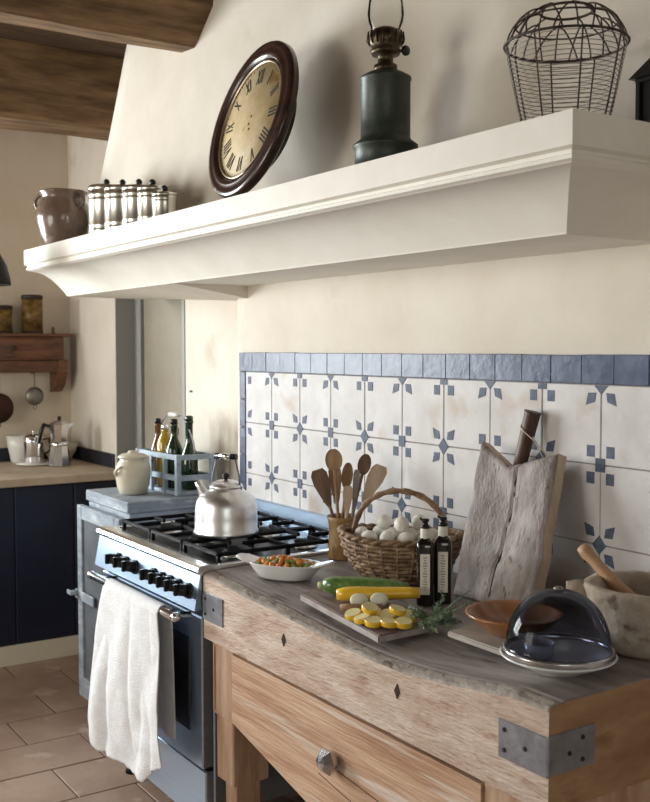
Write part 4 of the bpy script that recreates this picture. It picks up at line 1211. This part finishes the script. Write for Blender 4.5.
for j in range(10):
    a = 2*PI*j/10; da = 2*PI/20
    mb.tube([(mid(t)[0]*math.cos(a), mid(t)[0]*math.sin(a), mid(t)[1]) for t in [q/10 for q in range(11)]], .0018, 6)
    pts = []
    for q in range(17):
        s_ = q/16; t = .70*math.sin(PI*s_)**.8; b = a+(2*s_-1)*da*1.25
        pts.append((mid(t)[0]*math.cos(b), mid(t)[0]*math.sin(b), mid(t)[1]))
    mb.tube(pts, .0018, 6)
obj('wire_arches', mb, 'wire', eb)

# lantern at the right edge
ln = thing('black_lantern', 'small black roofed lantern at the right end of the mantel', 'lantern', (-1.388, -.243, ZS)); ln.scale = (.8, .8, 1)
mb = MB(); 
for sx in (-1, 1):
    for sy in (-1, 1): mb.box(sx*.033-.006, sx*.033+.006, sy*.033-.006, sy*.033+.006, 0, .10, .001, 1)
mb.box(-.04, .04, -.04, .04, 0, .012, .001, 1); mb.box(-.028, .028, -.028, .028, .012, .098)
mb.box(-.04, .04, -.04, .04, .092, .10, .001, 1); obj('lantern_body', mb, 'knob', ln)
mb = MB(); mb.rings([[(-.052, -.052, .100), (.052, -.052, .100), (.052, .052, .100), (-.052, .052, .100)], [(-.008, -.008, .150), (.008, -.008, .150), (.008, .008, .150), (-.008, .008, .150)]], smooth=False)
mb.tube([(.012*math.cos(a), 0, .158+.012*math.sin(a)) for a in [2*PI*k/16 for k in range(16)]], .002, 6, closed=True)
obj('lantern_roof', mb, 'knob', ln)

# canisters
def canister(r, h, X, y, label):
    t = thing('metal_canister', label, 'canister', (X, y, ZS), 0, 'metal canisters in a row on the mantel')
    mb = MB(); pr = [(r*.96, 0), (r, .003)]
    for f in (.12, .22, .70, .80): pr += [(r, h*f-.004), (r*1.015, h*f), (r, h*f+.004)]
    pr += [(r, h*.90)]
    mb.lathe(pr, seg=48); obj('canister_body', mb, 'tinplate', t)
    mb = MB(); mb.lathe([(r*1.01, h*.895), (r*1.02, h*.90), (r*1.01, h*.96), (r*.95, h*.985), (r*.3, h), (.001, h)], seg=48); ld = obj('lid', mb, 'tinplate', t)
    mb = MB(); mb.cyl((0, 0, h-.001), (0, 0, h+.008), .004, None, 10); mb.sphere((0, 0, h+.015), .0125); obj('lid_knob', mb, 'knob', ld)
    return t
for r, h, px, lab in ((.074, .212, -3.99, 'largest shiny metal canister, leftmost beside the brown pot'), (.071, .188, -3.825, 'shiny metal canister with black knob, second from the brown pot'),
                   (.064, .168, -3.665, 'middle one of the five shiny metal canisters'), (.056, .150, -3.54, 'shiny metal canister with black knob, next to the smallest'), (.045, .114, -3.435, 'smallest shiny metal canister, rightmost and nearest the clock')):
    canister(r, h, px, -.395, lab)
# stoneware pot
pt = thing('stoneware_pot', 'glazed brown two handled pot at the left end of the mantel', 'pot', (-4.50, -.40, ZS)); pt.scale = (1.1, 1.1, 1.11)
mb = MB(); mb.lathe([(.068, 0), (.074, .004), (.094, .05), (.108, .10), (.110, .135), (.101, .170), (.088, .190), (.086, .205), (.098, .218), (.100, .226), (.092, .228), (.080, .205), (.085, .17), (.09, .10), (.06, .02)], seg=56)
obj('pot_body', mb, 'stoneware', pt)
for s in (-1, 1):
    mb = MB(); d_ = RT*s*.96-TO*.28 if s < 0 else RT*.80+TO*.6
    d_.normalize(); mb.tube([d_*(.098+.030*math.sin(a))+Vector((0, 0, .178-.030*math.cos(a)+.01)) for a in [PI*k/12 for k in range(13)]], [.010-.003*math.sin(PI*k/12) for k in range(13)], 10)
    obj('ear_handle', mb, 'stoneware', pt)

# ================================================================ FAR LEFT CORNER
FC = -4.90
fc = thing('kitchen_counter', 'dark navy counter unit with pale stone top in the far corner', 'counter', (-5.3, -1.0, 0))
mb = MB(); mb.box(XL+.002, FC, -3.2, YB-.004, .885, .925, .006, 2); obj('worktop', mb, 'stone', fc, world=True)
mb = MB(); mb.box(XL+.002, FC-.07, -3.2, YB-.004, .10, .884); 
y = -3.2
while y < 0: mb.box(FC-.07, FC-.06, y+.003, min(y+.30, YB-.006)-.003, .11, .875, .003, 1); y += .30
obj('cupboard_front', mb, 'navy', fc, world=True)
mb = MB(); mb.box(XL+.002, FC-.062, -3.2, YB-.004, 0, .10, .002, 1); obj('plinth', mb, 'creampaint', fc, world=True)
mb = MB(); mb.box(XL+.001, XL+.014, -3.2, YB-.002, .926, 1.0, .002, 1); mb.box(XL+.014, -5.06, YB-.013, YB-.001, .926, 1.0, .002, 1); obj('upstand', mb, 'navytile', fc, world=True)
# wall shelf with drawers
ws = thing('wall_shelf', 'dark reddish wooden wall shelf with drawer and bracket on far wall', 'shelf', (XL+.08, -.45, 1.3))
xf = XL+.15
mb = MB(); mb.box(XL+.001, xf+.02, -1.1, .025, 1.618, 1.636, .003, 1); obj('shelf_board', mb, 'shelfwood', ws, world=True)
mb = MB(); mb.box(XL+.001, xf, -1.05, -.03, 1.49, 1.617, .003, 1); obj('drawer_case', mb, 'shelfwood', ws, world=True)
for y0, y1 in ((-.53, -.09), (-1.0, -.56)):
    mb = MB(); mb.box(xf, xf+.008, y0, y1, 1.505, 1.605, .003, 1); d_ = obj('drawer', mb, 'shelfwood', ws, world=True)
    mb = MB(); mb.sphere((xf+.018, (y0+y1)/2, 1.555), .013); obj('drawer_knob', mb, 'tindark', d_, world=True)
mb = MB(); mb.box(XL+.001, xf-.02, -1.05, -.05, 1.42, 1.489, .003, 1); obj('lower_rail', mb, 'shelfwood', ws, world=True)
for yy in (-.05, -1.05):
    mb = MB(); mb.prism([(XL+.001, 1.489), (xf-.005, 1.489), (xf-.012, 1.42), (xf-.05, 1.35), (XL+.04, 1.31), (XL+.001, 1.305)], 'y', yy-.012 if yy > -.5 else yy-.035, yy+.045 if yy > -.5 else yy+.035)
    obj('bracket', mb, 'shelfwood', ws, world=True)
def tincan(loc, r, h, label):
    t = thing('storage_tin', label, 'tin', loc, 0, 'old tins on the wall shelf')
    mb = MB(); mb.lathe([(r, 0), (r, h)], seg=28); obj('tin_body', mb, 'tin', t)
    mb = MB(); mb.lathe([(r*1.04, -.0), (r*1.04, .012), (r, .013)], seg=28, cap=False); mb.lathe([(r*1.04, h-.016), (r*1.05, h+.002), (r*.9, h+.006), (.001, h+.006)], seg=28); obj('rim', mb, 'tindark', t)
tincan((XL+.085, -.185, 1.6365), .056, .205, 'tall old decorated tin on the far wall shelf')
tincan((XL+.085, -.352, 1.6365), .055, .145, 'shorter old decorated tin at the photo edge on the shelf')
mb = MB(); mb.lathe([(.010, 0), (.012, .004), (.007, .012), (.009, .028), (.003, .038)], seg=14)
single('small_figure', mb, 'tin', 'tiny brown knick-knack standing alone near the shelf end', 'ornament', (XL+.085, -.068, 1.6365))
# hanging skimmer and pan
def hanging(name, y, zc, r, top, label, m, cat):
    t = thing(name, label, cat, (XL+.07, y, zc))
    mb = MB(); ax = (1, 0, 0); mb.lathe([(.001, -.022), (r*.6, -.018), (r*.9, -.006), (r, .0), (r*1.04, .003), (r*1.0, .005), (r*.88, .0), (r*.6, -.010), (.001, -.014)], (0, 0, 0), 32, ax=(-1, 0, 0)); obj('bowl', mb, m, t)
    mb = MB(); mb.tube([(0, 0, r), (0, 0, (top-zc)*.5+.01), (0, 0, top-zc)], .0035 if m == 'pewter' else .008, 8); 
    obj('handle', mb, m, t); mb = MB()
    mb.tube([(0, .010*math.sin(a), -r-.012+.011*math.cos(a)) for a in [2*PI*k/14 for k in range(14)]], .0025, 6, closed=True)
    obj('hanging_ring', mb, m, t)
    mb = MB(); mb.cyl((0, 0, top-zc), (-.069, 0, top-zc), .003, None, 6); obj('hook', mb, m, t)
hanging('skimmer', -.172, 1.287, .050, 1.415, 'round pewter skimmer hanging below the wall shelf', 'pewter', 'skimmer')
hanging('hanging_pan', -.372, 1.225, .080, 1.412, 'dark copper pan hanging at the photo edge below the shelf', 'copper', 'pan')
CT = .9265
# moka pot
mk = thing('moka_pot', 'eight sided aluminium stovetop coffee maker on the far counter', 'coffee maker', (-5.33, -.145, CT), .3)
def octs(pr): 
    return [[(r*math.cos(2*PI*(k+.5)/8), r*math.sin(2*PI*(k+.5)/8), z) for k in range(8)] for r, z in pr]
mb = MB(); mb.rings(octs([(.058, 0), (.060, .004), (.046, .108)]), smooth=False); obj('boiler', mb, 'jugmetal', mk)
mb = MB(); mb.lathe([(.047, .108), (.048, .110), (.048, .124), (.045, .126)], seg=32); obj('collar', mb, 'chrome', mk)
mb = MB(); mb.rings(octs([(.040, .126), (.056, .222), (.054, .224)]), smooth=False); up_ = obj('jug', mb, 'jugmetal', mk)
mb = MB(); mb.rings(octs([(.055, .224), (.030, .238), (.008, .242)]), smooth=False); l2 = obj('lid', mb, 'alum', mk)
mb = MB(); mb.lathe([(.006, .24), (.010, .246), (.011, .262), (.001, .266)], seg=12); obj('lid_knob', mb, 'knob', l2)
mb = MB(); mb.tube([(-.028, -.044, .212), (-.040, -.068, .222), (-.046, -.080, .19), (-.052, -.092, .12)], [.008, .012, .011, .008], 8)
obj('handle', mb, 'knob', mk)
mb = MB(); mb.prism([(.045, .195), (.078, .225), (.045, .224)], 'y', -.012, .012); sp = obj('spout', mb, 'alum', mk); sp.rotation_euler = (0, 0, 1.0)
# chrome teapot, cream jug, ceramic bowl, brush
tp = thing('chrome_teapot', 'small shiny chrome teapot on the far counter', 'teapot', (-5.45, -.245, CT+.0125))
mb = MB(); mb.lathe([(.048, 0), (.052, .004), (.050, .08), (.056, .11), (.054, .135), (.040, .150), (.012, .158)], seg=40); obj('teapot_body', mb, 'chrome', tp)
mb = MB(); mb.sphere((0, 0, .166), .010); obj('lid_knob', mb, 'chrome', tp)
mb = MB(); mb.tube([RT*.05+Vector((0, 0, .125)), RT*.082+Vector((0, 0, .13)), RT*.090+Vector((0, 0, .07)), RT*.055+Vector((0, 0, .04))], .006, 8); obj('handle', mb, 'copper', tp)
mb = MB(); mb.lathe([(.080, 0), (.096, .006), (.100, .012), (.001, .0115)], seg=40)
single('saucer', mb, 'ivory', 'pale saucer under the shiny chrome teapot', 'saucer', (-5.45, -.245, CT))
mb = MB(); mb.lathe([(.050, 0), (.056, .01), (.070, .08), (.080, .15), (.078, .15), (.066, .08), (.05, .015), (.001, .012)], seg=40)
single('cream_jug', mb, 'ivory', 'tall cream jug behind the chrome teapot on the counter', 'jug', (-5.61, -.265, CT))
mb = MB(); mb.lathe([(.05, 0), (.06, .005), (.085, .05), (.100, .095), (.096, .096), (.078, .05), (.05, .012), (.001, .01)], seg=40)
single('stoneware_bowl', mb, 'cream', 'beige stoneware bowl behind the coffee maker in the corner', 'bowl', (-5.58, -.055, CT))
# pendant lamp at the left edge
pd = thing('pendant_lamp', 'dark enamel pendant lamp cut off by the left photo edge', 'lamp', (-4.5, -.80, 1.825))
mb = MB(); rs = [circle(r, z, 48) for r, z in ((.155, 0), (.152, .03), (.138, .085), (.11, .135), (.07, .17), (.04, .185), (.03, .20), (.02, .205))]; mb.rings(rs, False, False)
obj('lamp_shade', mb, 'lampshade', pd, thick=.003)
mb = MB(); mb.cyl((0, 0, .19), (0, 0, ZC-1.825-.001), .004, None, 8); obj('cord', mb, 'knob', pd)
mb = MB(); mb.sphere((0, 0, .07), .028); obj('light_bulb', mb, 'ivory', pd)

# ================================================================ CAMERA
f_px, yaw, pitch, Dc, Hc = 1023.48, .5862, .0508, 1.9795, 1.55
cam = bpy.data.cameras.new('camera'); co = bpy.data.objects.new('camera', cam); COL.objects.link(co)
cam.sensor_fit = 'HORIZONTAL'; cam.sensor_width = 36; cam.lens = 36*f_px/650
fw = Vector((-math.cos(yaw)*math.cos(pitch), math.sin(yaw)*math.cos(pitch), -math.sin(pitch)))
ri = Vector((math.sin(yaw), math.cos(yaw), 0)); upv = ri.cross(fw)
mt4 = Matrix((( ri.x, upv.x, -fw.x, 0), (ri.y, upv.y, -fw.y, -Dc), (ri.z, upv.z, -fw.z, Hc), (0, 0, 0, 1)))
co.matrix_world = mt4
cam.clip_start = .05; cam.clip_end = 60
cam.dof.use_dof = True; cam.dof.focus_distance = 2.75; cam.dof.aperture_fstop = 9
SC.camera = co

# ================================================================ LIGHT
w = bpy.data.worlds.new('world'); SC.world = w; w.use_nodes = True
nt = w.node_tree; bg = nt.nodes['Background']
bg.inputs['Color'].default_value = (.62, .78, 1., 1); bg.inputs['Strength'].default_value = 1.0
def area(name, loc, target, sx, sy, power, col):
    l = bpy.data.lights.new(name, 'AREA'); l.shape = 'RECTANGLE'; l.size = sx; l.size_y = sy; l.energy = power; l.color = col
    o = bpy.data.objects.new(name, l); COL.objects.link(o); o.location = loc
    o.rotation_euler = (Vector(target)-Vector(loc)).to_track_quat('-Z', 'Y').to_euler(); return o
area('left_window_daylight', (XL-.25, (LY0+LY1)/2, (LZ0+LZ1)/2), (-2.5, -.9, 1.3), 1.8, 1.4, 225, (.93, .97, 1.))
area('added_front_fill', ((AX0+AX1)/2, YF-.25, (AZ0+AZ1)/2), ((AX0+AX1)/2+.3, 0, 1.5), 1.75, 1.45, 72, (1., .93, .84))  # added warm fill lamp outside the unseen front window
area('added_side_fill', (XR+.25, (WY0+WY1)/2, (WZ0+WZ1)/2), (-1.5, -.8, 1.2), 1.6, 1.25, 16, (1., .97, .82))  # added dim fill lamp outside the unseen right window
vs = SC.view_settings; vs.view_transform = 'Standard'; vs.look = 'None'; vs.exposure = 0.; vs.gamma = 1.
SC.cycles.max_bounces = 8; SC.cycles.transparent_max_bounces = 12
SC.cycles.sample_clamp_indirect = 6; SC.cycles.use_denoising = True
